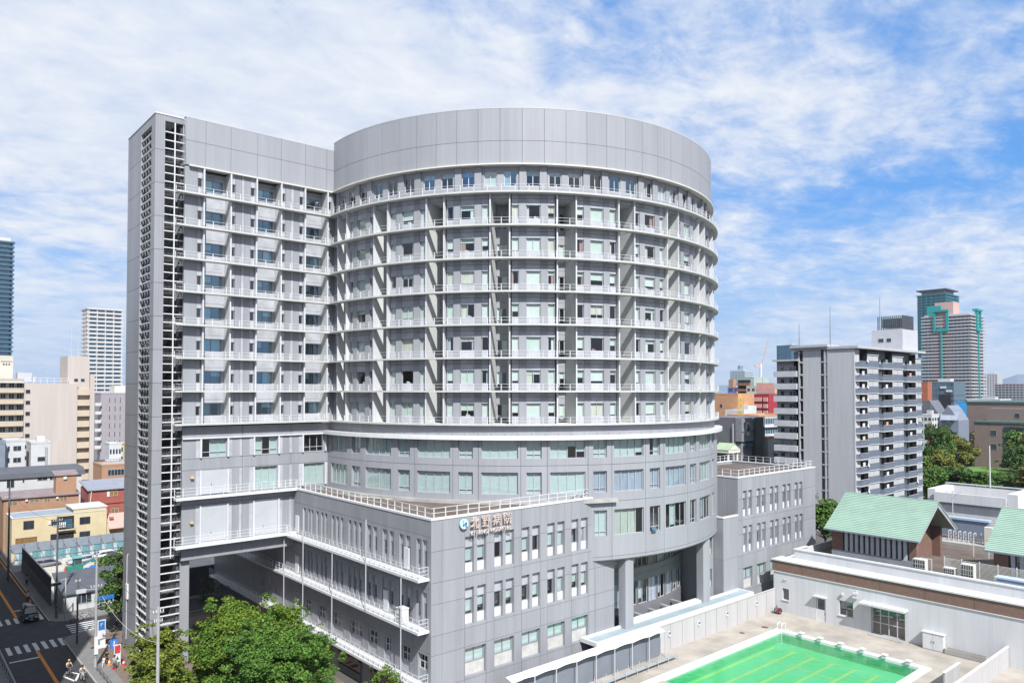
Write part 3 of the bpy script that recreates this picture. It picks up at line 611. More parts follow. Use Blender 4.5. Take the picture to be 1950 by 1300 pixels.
# ---- entrance court under the drum
MB().prism(arcpts(30.1, -135, -60, 3) + arcpts(20, -60, -135, 3), 12.0, 12.09).build('drum_soffit', mat('soffit_paint', (.34, .34, .36), .8), HOSP)
for x0, x1, y0 in ((67.65, 69.05, 57.45), (83.95, 85.35, 57.9)):
    MB().prism([(x0, y0 + .25), (x0 + .25, y0), (x1 - .25, y0), (x1, y0 + .25), (x1, y0 + 1.3), (x0, y0 + 1.3)], 0, 11.95).build('column', SMOOTH, HOSP)
ops = [(s_, s_ + 4.3, z0, z1) for s_ in [-121 + 4.6 * i for i in range(12)] for z0, z1 in ((9.4, 11.7), (4.7, 7.7))]
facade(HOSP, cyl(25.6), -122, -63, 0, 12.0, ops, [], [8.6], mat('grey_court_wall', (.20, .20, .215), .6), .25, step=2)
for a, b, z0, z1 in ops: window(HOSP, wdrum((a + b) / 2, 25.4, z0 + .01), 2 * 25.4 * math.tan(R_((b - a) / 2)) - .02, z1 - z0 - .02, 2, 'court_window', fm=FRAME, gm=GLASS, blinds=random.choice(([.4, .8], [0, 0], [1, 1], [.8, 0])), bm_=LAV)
strip(arcpts(23, -125, -58, 3), arcpts(22.7, -125, -58, 3), 0, 12).build('core_wall', mat('ward_wall', (.3, .28, .26)), HOSP)
bx('court_wall', PANELD, 86.4, 86.7, 58.95, 70, 0, 12); bx('court_wall', PANELD, 66.4, 66.88, 59.2, 70, 0, 12)
facade(HOSP, plY(60.4), 86.7, 89.65, 0, 13.8, [(87.0, 89.3, 8.9, 11.6), (87.0, 89.3, 4.4, 6.9)], [], [], PANELD, .3)
for z in (8.9, 4.4): window(HOSP, TR(88.15, 60.6, z + .8), 2.28, 1.6, 2, 'double_window', fm=FRAMED, gm=GLASSD); bx('apron_panel', WHITE, 87.02, 89.28, 60.62, 60.7, z + .02, z + .78)
for i in range(5): x = 70.2 + i * 2.75; MB().bar((x, 59.0, 3.7), (x + .2, 61.5, 3.7), .5, .35).build('trellis_beam', SMOOTH, HOSP)
MB().box(66.95, 86.35, 59, 64, 0, .1).build('court_floor', CONC, HOSP)
can = MB().box(61.1, 93.0, 56.35, 58.7, 3.45, 3.62).build('entrance_canopy', mat('canopy_roof', (.36, .44, .47), .5, .08, .6), HOSP)
MB().box(61.0, 93.1, 56.2, 56.45, 3.4, 3.86).box(61.0, 61.3, 56.45, 58.75, 3.4, 3.858).box(61.3, 93.1, 58.45, 58.75, 3.4, 3.86).box(92.8, 93.1, 56.45, 58.45, 3.4, 3.858).build('canopy_rim', WHITE, can)
MB().box(69.1, 83.9, 58.76, 59.4, 3.3, 4.0).build('beam', WHITE, can)
# ---- lettering and emblem
SIGNM = mat('sign_brown', (.60, .50, .44), .5, .05); 
def text(s, size, x, y, z, m, depth, parent, name, width=None, rz=0, bold=.0):
    c = bpy.data.curves.new(name, 'FONT'); c.body = s; c.size = size; c.extrude = depth; c.offset = bold; c.resolution_u = 3
    t = bpy.data.objects.new('tmp', c); COL.objects.link(t); dg = bpy.context.evaluated_depsgraph_get(); me = bpy.data.meshes.new_from_object(t.evaluated_get(dg)); bpy.data.objects.remove(t)
    if len(me.vertices):
        xs = [v.co.x for v in me.vertices]; w = max(xs) - min(xs); sx = (width / w) if width else 1; x0 = min(xs); y0 = min(v.co.y for v in me.vertices)
        for v in me.vertices: v.co = ((v.co.x - x0) * sx, -v.co.z, v.co.y - y0)
    me.materials.clear(); me.materials.append(m); return put(name, me, parent, TR(x, y, z, rz))
for i, ch in enumerate('北野病院'): text(ch, 1.3, 45.15 + i * 1.43, 58.48, 18.03, SIGNM, .09, HOSP, 'kanji_character', 1.06, bold=.004)
text('KITANO HOSPITAL', .6, 45.15, 58.48, 17.40, mat('sign_cream', (.70, .62, .56), .5), .05, HOSP, 'roman_lettering', 5.35, bold=.003)
em = MB(); em.lathe([(0, .0), (.50, .0), (.50, .14), (0, .14)], k=28); emo = em.build('emblem', mat('emblem_blue', (.55, .80, .88), .3, .05), HOSP)
emo.matrix_basis = Matrix.Translation((44.35, 58.62, 18.62)) @ Matrix.Rotation(R_(90), 4, 'X'); WM[emo.name] = emo.matrix_basis.copy()
sw = MB(); pts = [(-.18, .42), (-.17, .1), (-.16, -.22), (.05, -.02), (.22, .1), (.3, .0), (.2, -.12), (.12, -.2), (.34, -.36)]
for p, q in zip(pts, pts[1:]): sw.bar((44.35 + p[0], 58.47, 18.62 + p[1]), (44.35 + q[0], 58.47, 18.62 + q[1]), .03, .11)
sw.build('emblem_mark', mat('emblem_navy', (.03, .12, .25), .4), emo)
# ================================================================ SCHOOL POOL
DECK = mat('pool_deck_concrete', (.43, .39, .34), .9, .22, .28, bump=.2); COPE = mat('pool_coping', (.82, .83, .85), .5, .04, 1)
DZ = .3
struct(MB().box(40, 65.5, 20, 55.9, -.01, DZ - .02).build('deck', DECK))
mb = MB()
X0, X1, Y0, Y1 = 40.0, 91.1, 32.7, 51.6      # pool outline with coping
for a in ((65.5, 98.6, 51.6, 56.05), (65.5, 98.6, 14, 32.7), (91.1, 98.6, 32.7, 51.6)): mb.box(a[0], a[1], a[2], a[3], -.01, DZ)
struct(mb.build('pool_deck', DECK, fix=False))
POOL = thing('swimming_pool', 'green water swimming pool with white coping and yellow lane lines', 'swimming pool', (78, 42, 0))
box(POOL, 'coping', COPE, X0, X1, Y1 - .95, Y1, -.2, DZ + .12); box(POOL, 'coping', COPE, X1 - .85, X1, Y0, Y1 - .95, -.2, DZ + .118); box(POOL, 'coping', COPE, X0, X1 - .85, Y0, Y0 + .9, -.2, DZ + .12)
PB = mat('pool_green_floor', (.085, .55, .17), .6, .3, .10, col2=(.15, .62, .34)); box(POOL, 'basin_floor', PB, X0, X1, Y0, Y1, -1.4, -1.0)
for a in ((X0, X1 - .85, Y1 - 1.0, Y1 - .9), (X1 - .9, X1 - .8, Y0, Y1 - 1), (X0, X1 - .9, Y0 + .85, Y0 + .95)): box(POOL, 'basin_wall', mat('pool_teal_wall', (.08, .50, .22), .5, .1), *a, -1.0, .1)
YL = mat('lane_yellow', (.40, .62, .17), .6)
for i in range(7):
    y = 34.8 + i * 2.55
    box(POOL, 'lane_line', YL, 56, 88.0, y - .2, y + .2, -1.0, -.992); box(POOL, 'lane_line', YL, 87.8, 88.0, y - .7, y + .7, -.999, -.988)
box(POOL, 'lane_line', YL, 83.0, 83.22, Y0 + 1, Y1 - 1, -.998, -.985)
wm = bpy.data.materials.new('pool_water'); wm.use_nodes = True; t = wm.node_tree; t.nodes.clear()
o = N(t, 'ShaderNodeOutputMaterial'); mx = N(t, 'ShaderNodeMixShader'); lw = N(t, 'ShaderNodeLayerWeight'); pw = N(t, 'ShaderNodeMath', operation='POWER'); L(t, lw.outputs['Facing'], pw.inputs[0]); pw.inputs[1].default_value = 3.6
f = N(t, 'ShaderNodeMapRange'); L(t, pw.outputs[0], f.inputs['Value']); f.inputs['To Min'].default_value = .05; f.inputs['To Max'].default_value = .9
tr = N(t, 'ShaderNodeBsdfTransparent'); tr.inputs[0].default_value = (.80, .99, .92, 1); gl = N(t, 'ShaderNodeBsdfGlossy'); gl.inputs['Roughness'].default_value = .03
n = N(t, 'ShaderNodeTexNoise'); n.inputs['Scale'].default_value = 1.1; n.inputs['Detail'].default_value = 6; g = N(t, 'ShaderNodeNewGeometry'); L(t, g.outputs['Position'], n.inputs[0]); bp = N(t, 'ShaderNodeBump'); bp.inputs['Strength'].default_value = .5; bp.inputs['Distance'].default_value = .12; L(t, n.outputs[0], bp.inputs['Height']); L(t, bp.outputs[0], gl.inputs['Normal'])
L(t, f.outputs[0], mx.inputs[0]); L(t, tr.outputs[0], mx.inputs[1]); L(t, gl.outputs[0], mx.inputs[2]); L(t, mx.outputs[0], o.inputs[0])
MB().quad((X0, Y0 + .5, .14), (X1 - .5, Y0 + .5, .14), (X1 - .5, Y1 - .5, .14), (X0, Y1 - .5, .14)).build('water_surface', wm, POOL, fix=False)
for i, y in enumerate((47.86, 45.38, 42.78, 40.12, 37.54, 34.9)):
    sb = thing('starting_block', ['white starting block at the pool end, closest to the pool ladder', 'white starting block second from the pool ladder', 'white starting block third from the pool ladder', 'white starting block fourth from the pool ladder', 'white starting block fifth from the pool ladder', 'white starting block at the pool corner farthest from the ladder'][i], 'starting block', (90.4, y, DZ), 'starting blocks along the pool end')
    box(sb, 'step', COPE, 90.05, 90.75, y - .28, y + .28, .78, .86); box(sb, 'post', WHITE, 90.1, 90.2, y - .24, y + .24, .42, .78); box(sb, 'post', WHITE, 90.6, 90.7, y - .24, y + .24, .42, .78)
ld = thing('pool_ladder', 'white tubular pool ladder at the far corner of the pool', 'ladder', (89.6, 50.9, .3))
for y in (50.9, 50.3): MB().path([(90.9, y, .42), (90.9, y, 1.2), (90.6, y, 1.45), (90.2, y, 1.45), (89.9, y, 1.2), (89.9, y, -1.0)], .045).build('rail', WHITE, ld)
for z in (-.1, -.4, -.7): box(ld, 'tread', WHITE, 89.85, 89.95, 50.3, 50.9, z - .03, z)
for x, y, r, lb in ((97.39, 27.91, .42, 'round brown drain cover beside the white panel fence'), (90.41, 53.0, .42, 'larger round brown drain cover behind the pool ladder'), (86.04, 53.7, .3, 'small round brown drain cover on the deck along the white wall')):
    tag(MB().lathe([(0, .31), (r, .31), (r, .305), (r + .05, .303)], (x, y), 20).build('drain_cover', mat('rust_cover', (.16, .09, .06), .8, .2, 4)), lb, 'drain cover')
# boundary wall
FW = thing('pool_boundary_wall', 'long white panel wall between pool deck and hospital', 'wall', (80, 56, 0)); PW_ = mat('boundary_white', (.52, .51, .51), .7, .06, .7, streak=True)
x = 57.0
box(FW, 'wall_backing', JOINT, 50, 98.4, 56.02, 56.12, 0, 3.3); box(FW, 'cap', PW_, 50, 98.45, 55.9, 56.18, 3.42, 3.5)
x = 98.4
while x > 52:
    box(FW, 'wall_panel', PW_, x - 2.42, x - .03, 55.96, 56.16, .28, 3.4); x -= 2.45
for x in (93.2, 86.0, 79.7, 73.6):
    l_ = box(FW, 'wall_light', WHITE, x - .14, x + .14, 55.8, 55.96, 2.0, 2.55); box(l_, 'lens', DGLASS, x - .12, x + .12, 55.76, 55.8, 2.3, 2.5)
# sun shade
SH = thing('sun_shade', 'long white membrane sun shade with steel posts and bench by the pool', 'canopy', (64, 54, .3)); MEM = mat('white_membrane', (.80, .80, .78), .7, .05, .8)
for i in range(8):
    xa = 71.5 - 3.0 * i; mb = MB(); n = 6
    for j in range(n):
        for k in range(3):
            def pt(u, v): return (xa - 3.0 * u, 55.9 - 1.15 * v, 3.6 - .30 * v + .10 * math.sin(math.pi * u) * v)
            mb.quad(pt(j/n, k/3), pt((j+1)/n, k/3), pt((j+1)/n, (k+1)/3), pt(j/n, (k+1)/3))
    mb.build('membrane', MEM, SH, smooth=True, fix=False)
    MB().tube((xa - .05, 54.85, .3), (xa - .05, 54.85, 3.3), .06).tube((xa - .05, 54.85, 3.3), (xa - .05, 55.85, 3.55), .05).build('post', FRAME, SH)
box(SH, 'back_screen', mat('grey_screen', (.20, .225, .26), .7, .08), 48, 71.3, 55.5, 55.56, .3, 2.9)
box(SH, 'bench', mat('bench_grey', (.38, .42, .43), .6, .1), 48, 71.8, 53.3, 53.8, .72, .78)
for i in range(26):
    x = 71.7 - i * .92; MB().tube((x, 53.2 + .5 * (i % 2), .3), (x, 53.2 + .5 * (i % 2), 1.55), .03).build('stanchion', FRAME, SH)
# hose and cart by the wall
hc = thing('hose_reel', 'green and red hose reel with coiled hoses at the corner of the white wall', 'hose', (97.4, 55.2, .3))
for i, (c, y) in enumerate((((.02, .18, .12), 55.3), ((.35, .05, .06), 55.0), ((.1, .03, .04), 54.7))):
    mb = MB(); pts = [(97.2 + .38 * math.cos(a / 10 * 6.283) + .05 * a / 20, y - .05 + .1 * math.sin(a), .75 + .38 * math.sin(a / 10 * 6.283)) for a in range(31)]
    mb.path(pts, .05).build('hose_coil', mat('hose_%d' % i, c, .5), hc)
MB().bar((96.8, 55.5, .3), (97.2, 55.1, 1.5), .05).bar((97.6, 55.5, .3), (97.2, 55.1, 1.5), .05).bar((97.2, 54.6, .3), (97.2, 55.1, 1.5), .05).bar((96.8, 55.5, .35), (97.6, 55.5, .35), .05).build('stand', STEEL, hc)
# ================================================================ SCHOOL BUILDING
SCH = thing('school_building', 'white school building with brown band above the pool deck', 'building', (105, 40, 0)); SW = mat('school_white', (.68, .69, .71), .8, .07, .5, streak=True); BR = mat('brown_tile', (.23, .145, .115), .7, .10, 2, bump=.1)
ops = [(53.96, 54.91, 2.12, 3.7), (48.6, 49.95, .35, 3.55), (44.9, 46.77, 1.8, 3.74), (38.4, 42.6, .32, 3.75)]
facade(SCH, plX(98.5), 10, 56.3, 0, 6.0, ops, [], [], SW, .45, pname='wall_render', mat_r=SW)
XM = lambda x, y, z: Matrix.Translation((x, y, z)) @ Matrix.Rotation(R_(-90), 4, 'Z')
window(SCH, XM(98.7, 54.43, 2.14), .92, 1.54, 2, 'window', fm=FRAMED, gm=GLASSD); window(SCH, XM(98.7, 45.84, 1.82), 1.84, 1.9, 2, 'window', fm=FRAMED, gm=GLASSD, blinds=[0, 0])
for y0, y1, z in ((53.85, 55.0, 2.1), (44.8, 46.9, 1.78)): box(SCH, 'sill', WHITE, 98.38, 98.7, y0, y1, z - .1, z)
d = box(SCH, 'door', WHITE, 98.6, 98.68, 48.63, 49.92, .36, 3.5); box(d, 'door_window', DGLASS, 98.585, 98.6, 48.8, 49.75, 1.9, 3.3); box(d, 'handle', STEEL, 98.55, 98.6, 48.75, 48.82, 1.3, 1.5)
box(SCH, 'door_hood', WHITE, 97.9, 98.5, 48.4, 50.15, 3.62, 3.75); box(SCH, 'entrance_hood', WHITE, 97.2, 98.5, 38.0, 43.6, 4.15, 4.4)
dd = window(SCH, XM(98.85, 40.5, .34), 4.15, 3.36, 4, 'entrance_door', fm=FRAME, gm=GLASSD, transom=1.5, t=.12)
box(SCH, 'porch_back', INNER, 99.8, 99.9, 38, 47, 0, 4); box(SCH, 'door_step', CONC, 97.6, 98.55, 38.4, 42.6, .3, .4)
y = 56.3
for a, b in zip((10, 15.2, 20.3, 25.5, 30.6, 36.0, 41.4, 46.9, 51.9), (15.2, 20.3, 25.5, 30.6, 36.0, 41.4, 46.9, 51.9, 56.35)): box(SCH, 'brown_panel', BR, 98.44, 98.7, a + .02, b - .02, 6.02, 7.5)
box(SCH, 'ledge', WHITE, 98.38, 98.5, 10, 56.4, 5.92, 6.02); box(SCH, 'coping', WHITE, 98.3, 98.75, 10, 56.5, 7.5, 7.68)
box(SCH, 'end_wall', SW, 98.6, 120, 56.0, 56.3, 0, 7.4); box(SCH, 'end_coping', WHITE, 98.75, 101, 55.9, 56.45, 7.45, 7.66)
MB().quad((98.75, 10, 7.6), (98.75, 56, 7.6), (100.6, 56, 7.75), (100.6, 10, 7.75)).build('gutter_roof', SW, SCH, fix=False)
box(SCH, 'upper_wall', SW, 100.6, 100.9, 10, 54.2, 7.0, 8.95); box(SCH, 'upper_coping', WHITE, 100.5, 101.05, 10, 54.3, 8.95, 9.12); box(SCH, 'upper_end_wall', SW, 100.9, 120, 54.0, 54.2, 7, 8.9); box(SCH, 'upper_end_coping', WHITE, 101.05, 104, 53.9, 54.3, 8.9, 9.08)
box(SCH, 'flat_roof', ROOFM, 100.8, 150, 5, 54.1, 7.6, 7.8); box(SCH, 'wall_lamp', WHITE, 98.2, 98.45, 46.1, 46.35, 4.5, 4.8)
hn = MB(); hn.prism([(98.4, 44.2), (98.0, 44.05), (98.0, 44.75), (98.4, 44.6)], 4.95, 5.25).prism([(98.4, 44.2), (98.0, 44.05), (98.0, 44.75), (98.4, 44.6)], 4.5, 4.8).bar((98.45, 44.4, 4.4), (98.45, 44.4, 5.5), .08); hn.build('loudspeaker', WHITE, SCH)
mb = MB()
for y in (54.6, 54.3): mb.tube((98.3, y, 5.0), (98.5, y, 5.05), .07)
mb.build('vent_pipe', FRAME, SCH)
def pavilion(y0, y1, name, label, x_e=104.85, x_r=111.9, x_b=119.1, ze=11.85, zr=16.4):
    T_ = thing(name, label, 'building', ((x_e + x_b) / 2, (y0 + y1) / 2, 7.8), 'green roofed school pavilions')
    RG = mat('green_roof_slat', (.36, .51, .42), .55, .07, .5, objvar=.02); n = 24
    for i in range(n):      # overlapping roof courses, each a real step
        t0, t1 = i / n, (i + 1) / n; xa, xb = x_e + (x_r - x_e) * t0, x_e + (x_r - x_e) * t1; za, zb = ze + (zr - ze) * t0, ze + (zr - ze) * t1
        MB().prism([(xa - .08, za + .09), (xb, zb), (xb, zb - .1), (xa - .08, za - .06)], y0, y1, axis='y').build('roof_course', RG, T_, fix=True)
    MB().prism([(x_r, zr), (x_b, ze), (x_b, ze - .15), (x_r, zr - .15)], y0, y1, axis='y').build('rear_roof_slope', RG, T_)
    MB().bar((x_r, y0 - .05, zr + .05), (x_r, y1 + .05, zr + .05), .25, .16).build('ridge_cap', RG, T_); MB().box(x_e - .16, x_e - .02, y0, y1, ze - .16, ze + .02).build('gutter', mat('gutter_blue', (.22, .26, .33), .5), T_)
    BM = mat('pavilion_brown', (.22, .13, .105), .8, .1, 2)
    box(T_, 'end_pier', BM, x_e + 1.0, x_e + 1.5, y1 - 2.3, y1 - .7, 7.8, ze); box(T_, 'end_pier', BM, x_e + 1.0, x_e + 1.5, y0 + .7, y0 + 1.6, 7.8, ze)
    box(T_, 'base_wall', mat('pavilion_base', (.32, .35, .38), .8), x_e + .9, x_e + 1.5, y0 + .7, y1 - .7, 7.8, 8.9); box(T_, 'dark_glazing', DGLASS, x_e + 1.3, x_e + 1.4, y0 + 1.5, y1 - 2.2, 8.9, ze)
    for i in range(12): y = y0 + 1.9 + i * (y1 - y0 - 4.9) / 11; box(T_, 'mullion_fin', mat('pavilion_fin', (.52, .54, .57), .7), x_e + .95, x_e + 1.3, y, y + .42, 8.9, ze - .02)
    # gable end
    MB().prism([(x_e + 1.2, 7.8), (x_b - 1.2, 7.8), (x_b - 1.2, ze - .1), (x_r, zr - .8), (x_e + 1.2, ze + .3)], y0 + 2.8, y0 + 3.0, axis='y').build('gable_wall', BM, T_)
    box(T_, 'gable_pier', BM, x_b - 1.9, x_b - 1.2, y0 + 1.7, y0 + 2.79, 7.8, ze + .2)
    MB().bar((x_r, y0 + .15, zr - .45), (x_b - .3, y0 + .15, ze - .1), .12, .5).bar((x_r, y0 + .15, zr - .45), (x_e + .3, y0 + .15, ze - .1), .12, .5).build('barge_board', mat('barge_grey', (.42, .44, .48), .6), T_)
    for x in (x_r - 2.2, x_r - .6): box(T_, 'gable_window', mat('pale_pane', (.55, .62, .6), .2), x, x + .55, y0 + 2.74, y0 + 2.8, 9.0, 11.4)
    MB().prism([(x_e + 1.2, 7.8), (x_b - 1.2, 7.8), (x_b - 1.2, ze - .1), (x_r, zr - .8), (x_e + 1.2, ze + .3)], y1 - .8, y1 - .7, axis='y').build('gable_wall', BM, T_)
    return T_
pavilion(39.0, 51.9, 'roof_pavilion', 'gabled pavilion with pale green stepped roof, whole, on the school roof')
pavilion(16.5, 31.6, 'roof_pavilion', 'gabled pavilion with pale green roof cut off by the picture edge', 105.6, 112.6, 119.8)
# rooftop stair house and plant
SHH = thing('rooftop_stair_house', 'white box stair house with open parapet on the school roof', 'building', (141, 43, 7.8)); 
box(SHH, 'front_wall', SW, 138, 138.3, 38.0, 48.6, 7.8, 13.0); box(SHH, 'front_parapet', SW, 137.4, 137.8, 38.0, 48.6, 13.0, 14.6); box(SHH, 'side_wall', SW, 138, 147, 36.5, 38.0, 7.8, 15.2); box(SHH, 'side_wall', SW, 138, 147, 48.6, 49.8, 7.8, 15.0)
box(SHH, 'rear_parapet', SW, 146.6, 147, 37, 49, 12, 15.0); box(SHH, 'roof', CONC, 137.9, 146.6, 38, 48.6, 13.0, 13.2); box(SHH, 'coping', FRAME, 146.5, 147.1, 36.4, 49.9, 15.2, 15.35); box(SHH, 'painted_ledge_shadow', mat('barge_grey', (.42, .44, .48), .6), 137.95, 138, 38, 48.6, 12.5, 13.0)  # grey strip on the front wall stands in for shade under the parapet
tag(MB().tube((134, 44.6, 7.8), (134, 44.6, 15.5), .07).bar((134, 43.2, 15.3), (134, 46.0, 15.3), .06).bar((133.3, 43.8, 15.1), (134.7, 43.8, 15.1), .05).bar((133.3, 45.3, 15.1), (134.7, 45.3, 15.1), .05).bar((134, 44.6, 14.3), (134, 43.6, 15.2), .05).bar((134, 44.6, 14.3), (134, 45.6, 15.2), .05).build('tv_antenna', FRAME), 'thin television antenna in front of the rooftop stair house', 'antenna')
tag(MB().tube((171.7, 50.2, 0), (171.7, 50.2, 20.7), .18, .1).build('flag_pole', WHITE), 'tall white flag pole standing before the park trees', 'pole')
tag(MB().lathe([(0, 7.8), (.35, 7.8), (.35, 9.6), (.2, 9.9), (0, 9.95)], (136.5, 39.5), 12).build('fire_hydrant_tank', mat('red_paint', (.55, .10, .06), .5)), 'red cylinder standing by the rooftop stair house wall', 'tank')
def ac_unit(x, y, w, d, h, label, front='x', z=7.8, fan=False):
    T_ = thing('air_conditioner', label, 'air conditioner', (x, y, z), 'air conditioners on the school roof')
    box(T_, 'casing', WARMW, x, x + w, y, y + d, z + .15, z + h); box(T_, 'foot', STEEL, x + .05, x + w - .05, y + .05, y + .15, z, z + .15); box(T_, 'foot', STEEL, x + .05, x + w - .05, y + d - .15, y + d - .05, z, z + .15)
    if fan:
        for k in range(2):
            m_ = MB().lathe([(0, 0), (.32, 0), (.32, .03), (0, .05)], k=16); o = m_.build('fan_grille', STEEL, T_); o.matrix_basis = Matrix.Translation((x + w / 2, y - .02, z + h * (.3 + .42 * k))) @ Matrix.Rotation(R_(90), 4, 'X'); WM[o.name] = o.matrix_basis.copy()
    else:
        g_ = MB(); g_.box(x - .03, x, y + .08, y + d - .08, z + .25, z + h - .1); o = g_.build('coil_face', DGLASS, T_)
        g_ = MB()
        for k in range(1, 5): g_.box(x - .05, x - .03, y + .08 + (d - .16) * k / 5 - .02, y + .08 + (d - .16) * k / 5 + .02, z + .25, z + h - .1)
        for k in range(1, 4): g_.box(x - .052, x - .032, y + .08, y + d - .08, z + .25 + (h - .35) * k / 4 - .02, z + .25 + (h - .35) * k / 4 + .02)
        g_.build('guard', WARMW, T_)
    return T_
ac_unit(102.2, 37.3, .9, 1.5, 2.3, 'white outdoor unit standing just beside the whole green roofed pavilion')
ac_unit(102.2, 33.9, .9, 1.3, 1.8, 'lower white outdoor unit of the two behind the long parapet')
ac_unit(102.2, 31.8, .9, 1.4, 2.6, 'taller white outdoor unit of the two behind the long parapet')
ac_unit(102.6, 22.0, 1.2, 1.2, 2.0, 'cream outdoor unit by the cut-off green roofed pavilion')
ac_unit(128, 45.6, .8, 1.0, 3.0, 'tall white fan unit peeping over the green roof ridge, outer one', fan=True); ac_unit(127, 44.2, .8, 1.0, 3.2, 'tall white fan unit peeping over the green roof ridge, inner one', fan=True)
ac_unit(128, 37.2, .9, 1.1, 3.3, 'tall white fan unit standing alone before the stair house', fan=True)
bl_ = thing('blue_roof_box', 'low pale blue metal duct box on the school roof', 'duct', (102.5, 27, 7.8)); box(bl_, 'casing', mat('pale_blue', (.42, .52, .66), .5, .05), 102.3, 103.6, 24.8, 29.4, 8.0, 9.3); box(bl_, 'lid', mat('pale_blue_lid', (.52, .62, .76), .5), 102.2, 103.7, 24.6, 29.6, 9.3, 9.5); box(bl_, 'support', STEEL, 102.5, 103.4, 25, 29, 7.8, 8.0)
for (xa, ya, xb, yb, lb) in ((105.0, 36.0, 105.0, 24.0, 'white louvred screen fence in front of the school flat roof'), (121, 37.6, 121, 26, 'bare steel frame fence at the back of the school flat roof')):
    f_ = thing('roof_fence', lb, 'fence', (xa, ya, 7.8)); n = 6
    for k in range(n + 1):
        y = ya + (yb - ya) * k / n; MB().box(xa - .05, xa + .05, y - .05, y + .05, 7.8, 10.4).build('post', WHITE, f_)
    if xa < 110:
        for k in range(16): z = 8.0 + k * .145; box(f_, 'slat', WARMW, xa - .03, xa + .03, min(ya, yb), max(ya, yb), z, z + .055)
    else:
        for z in (8.2, 10.3): box(f_, 'rail', STEEL, xa - .03, xa + .03, min(ya, yb), max(ya, yb), z, z + .06)
for y in (38.3,): 
    g_ = thing('mesh_gate', 'white mesh gate panel beside the gable pier', 'gate', (103, 38, 7.8)); box(g_, 'frame', WHITE, 103.6, 103.66, 37.0, 37.08, 7.9, 10.1); box(g_, 'frame', WHITE, 103.6, 103.66, 38.4, 38.48, 7.9, 10.1); box(g_, 'frame', WHITE, 103.6, 103.66, 37.08, 38.4, 10.0, 10.1)
    for k in range(10): box(g_, 'wire', FRAME, 103.62, 103.64, 37.1, 38.38, 8.0 + k * .2, 8.03 + k * .2)
pr_ = thing('plant_pipes', 'row of thin pipes on a concrete strip before the stair house', 'pipes', (128, 41, 7.8)); box(pr_, 'plinth', CONC, 127, 130.5, 36.5, 47, 7.8, 8.3)
for k in range(8): y = 38.5 + k * .7; MB().path([(128.5, y, 8.3), (128.5, y, 9.8), (129.5, y, 9.8), (129.5, y, 8.3)], .07).build('pipe', FRAME, pr_)
box(pr_, 'duct', mat('duct_slate', (.20, .24, .32), .6), 132, 133, 39, 46, 8.6, 11.2); box(pr_, 'duct_top', mat('pale_blue', (.42, .52, .66), .5), 131.8, 133.2, 38.8, 46.2, 11.2, 11.5)
# cabinet, planter, right-hand fence
cb = thing('storage_cabinet', 'white two door storage cabinet against the school wall', 'cabinet', (98.1, 35, .3)); box(cb, 'carcass', WARMW, 97.75, 98.43, 33.75, 36.1, .3, 2.3); box(cb, 'top', WHITE, 97.65, 98.45, 33.65, 36.2, 2.3, 2.42)
for a, b in ((33.8, 34.9), (34.95, 36.05)): d = box(cb, 'door', WHITE, 97.7, 97.75, a, b, .4, 2.22); box(d, 'handle', STEEL, 97.66, 97.7, (b - .15) if a < 34.5 else (a + .08), (b - .08) if a < 34.5 else (a + .15), 1.2, 1.45)
pl = thing('concrete_planter', 'long empty concrete planter trough at the foot of the school wall', 'planter', (98, 31.5, .3)); mb = MB().box(97.6, 97.7, 29.2, 33.6, .35, .95).box(98.3, 98.4, 29.2, 33.6, .35, .95).box(97.7, 98.3, 29.2, 29.3, .35, .949).box(97.7, 98.3, 33.5, 33.6, .35, .949); mb.build('trough', CONC, pl); box(pl, 'soil', mat('dry_soil', (.30, .26, .20), .95, .3, 3), 97.7, 98.3, 29.3, 33.5, .35, .72); box(pl, 'foot', DARK, 97.65, 98.35, 29.6, 33.2, .3, .35)
pf = thing('white_panel_fence', 'white corrugated panel fence closing the near side of the pool deck', 'fence', (90, 26, .3))
for k in range(12): x = 98.4 - k * 2.3; mb = MB(); box(pf, 'fence_panel', PW_, x - 2.26, x, 27.3 - .12, 27.3, .3, 2.6 + 0.0)
box(pf, 'top_rail', WHITE, 70, 98.45, 27.12, 27.36, 2.6, 2.7)
gs = thing('grey_screen_panel', 'low grey concrete screen standing near the white panel fence', 'screen', (90, 30, .3)); box(gs, 'panel', PW_, 88.2, 90.4, 29.6, 29.75, .3, 2.0); box(gs, 'panel', PW_, 86, 88.17, 29.6, 29.75, .3, 2.0); box(gs, 'cap', WHITE, 85.9, 90.45, 29.52, 29.83, 2.0, 2.08)
# ================================================================ STREET
ASPH = mat('asphalt', (.055, .055, .06), .9, .2, .7, bump=.15); PAVE = mat('pavement', (.22, .215, .21), .9, .12, .8); BRICKP = mat('brown_paving', (.20, .15, .12), .9, .15, 1.2); LOTM = mat('lot_gravel', (.52, .49, .43), .95, .2, .5)
WL = mat('road_white', (.72, .72, .72), .8, .12, 3); OL = mat('road_orange', (.75, .27, .04), .8, .12, 3); KERB = mat('kerb_stone', (.40, .39, .37), .9, .1, 1.5)
struct(MB().box(12.2, 18.7, -20, 400, -.02, .004).box(18.7, 60, 111.0, 117.6, -.02, .0035).build('road', ASPH, fix=False))
struct(MB().box(5.5, 12.05, -20, 400, -.02, .12).build('pavement', PAVE, fix=False))
struct(MB().prism([(18.85, 40), (24, 40), (24, 102), (24, 110.8), (20.6, 110.8), (19.4, 110.2), (18.85, 109)], -.02, .12).build('pavement', PAVE)); struct(MB().prism([(18.85, 119.2), (19.4, 118.2), (20.4, 117.8), (60, 117.8), (60, 400), (18.85, 400)], -.02, .11).build('pavement', PAVE))
struct(MB().box(21.1, 39.2, 60, 108.3, .1, .126).build('paving', BRICKP, fix=False))
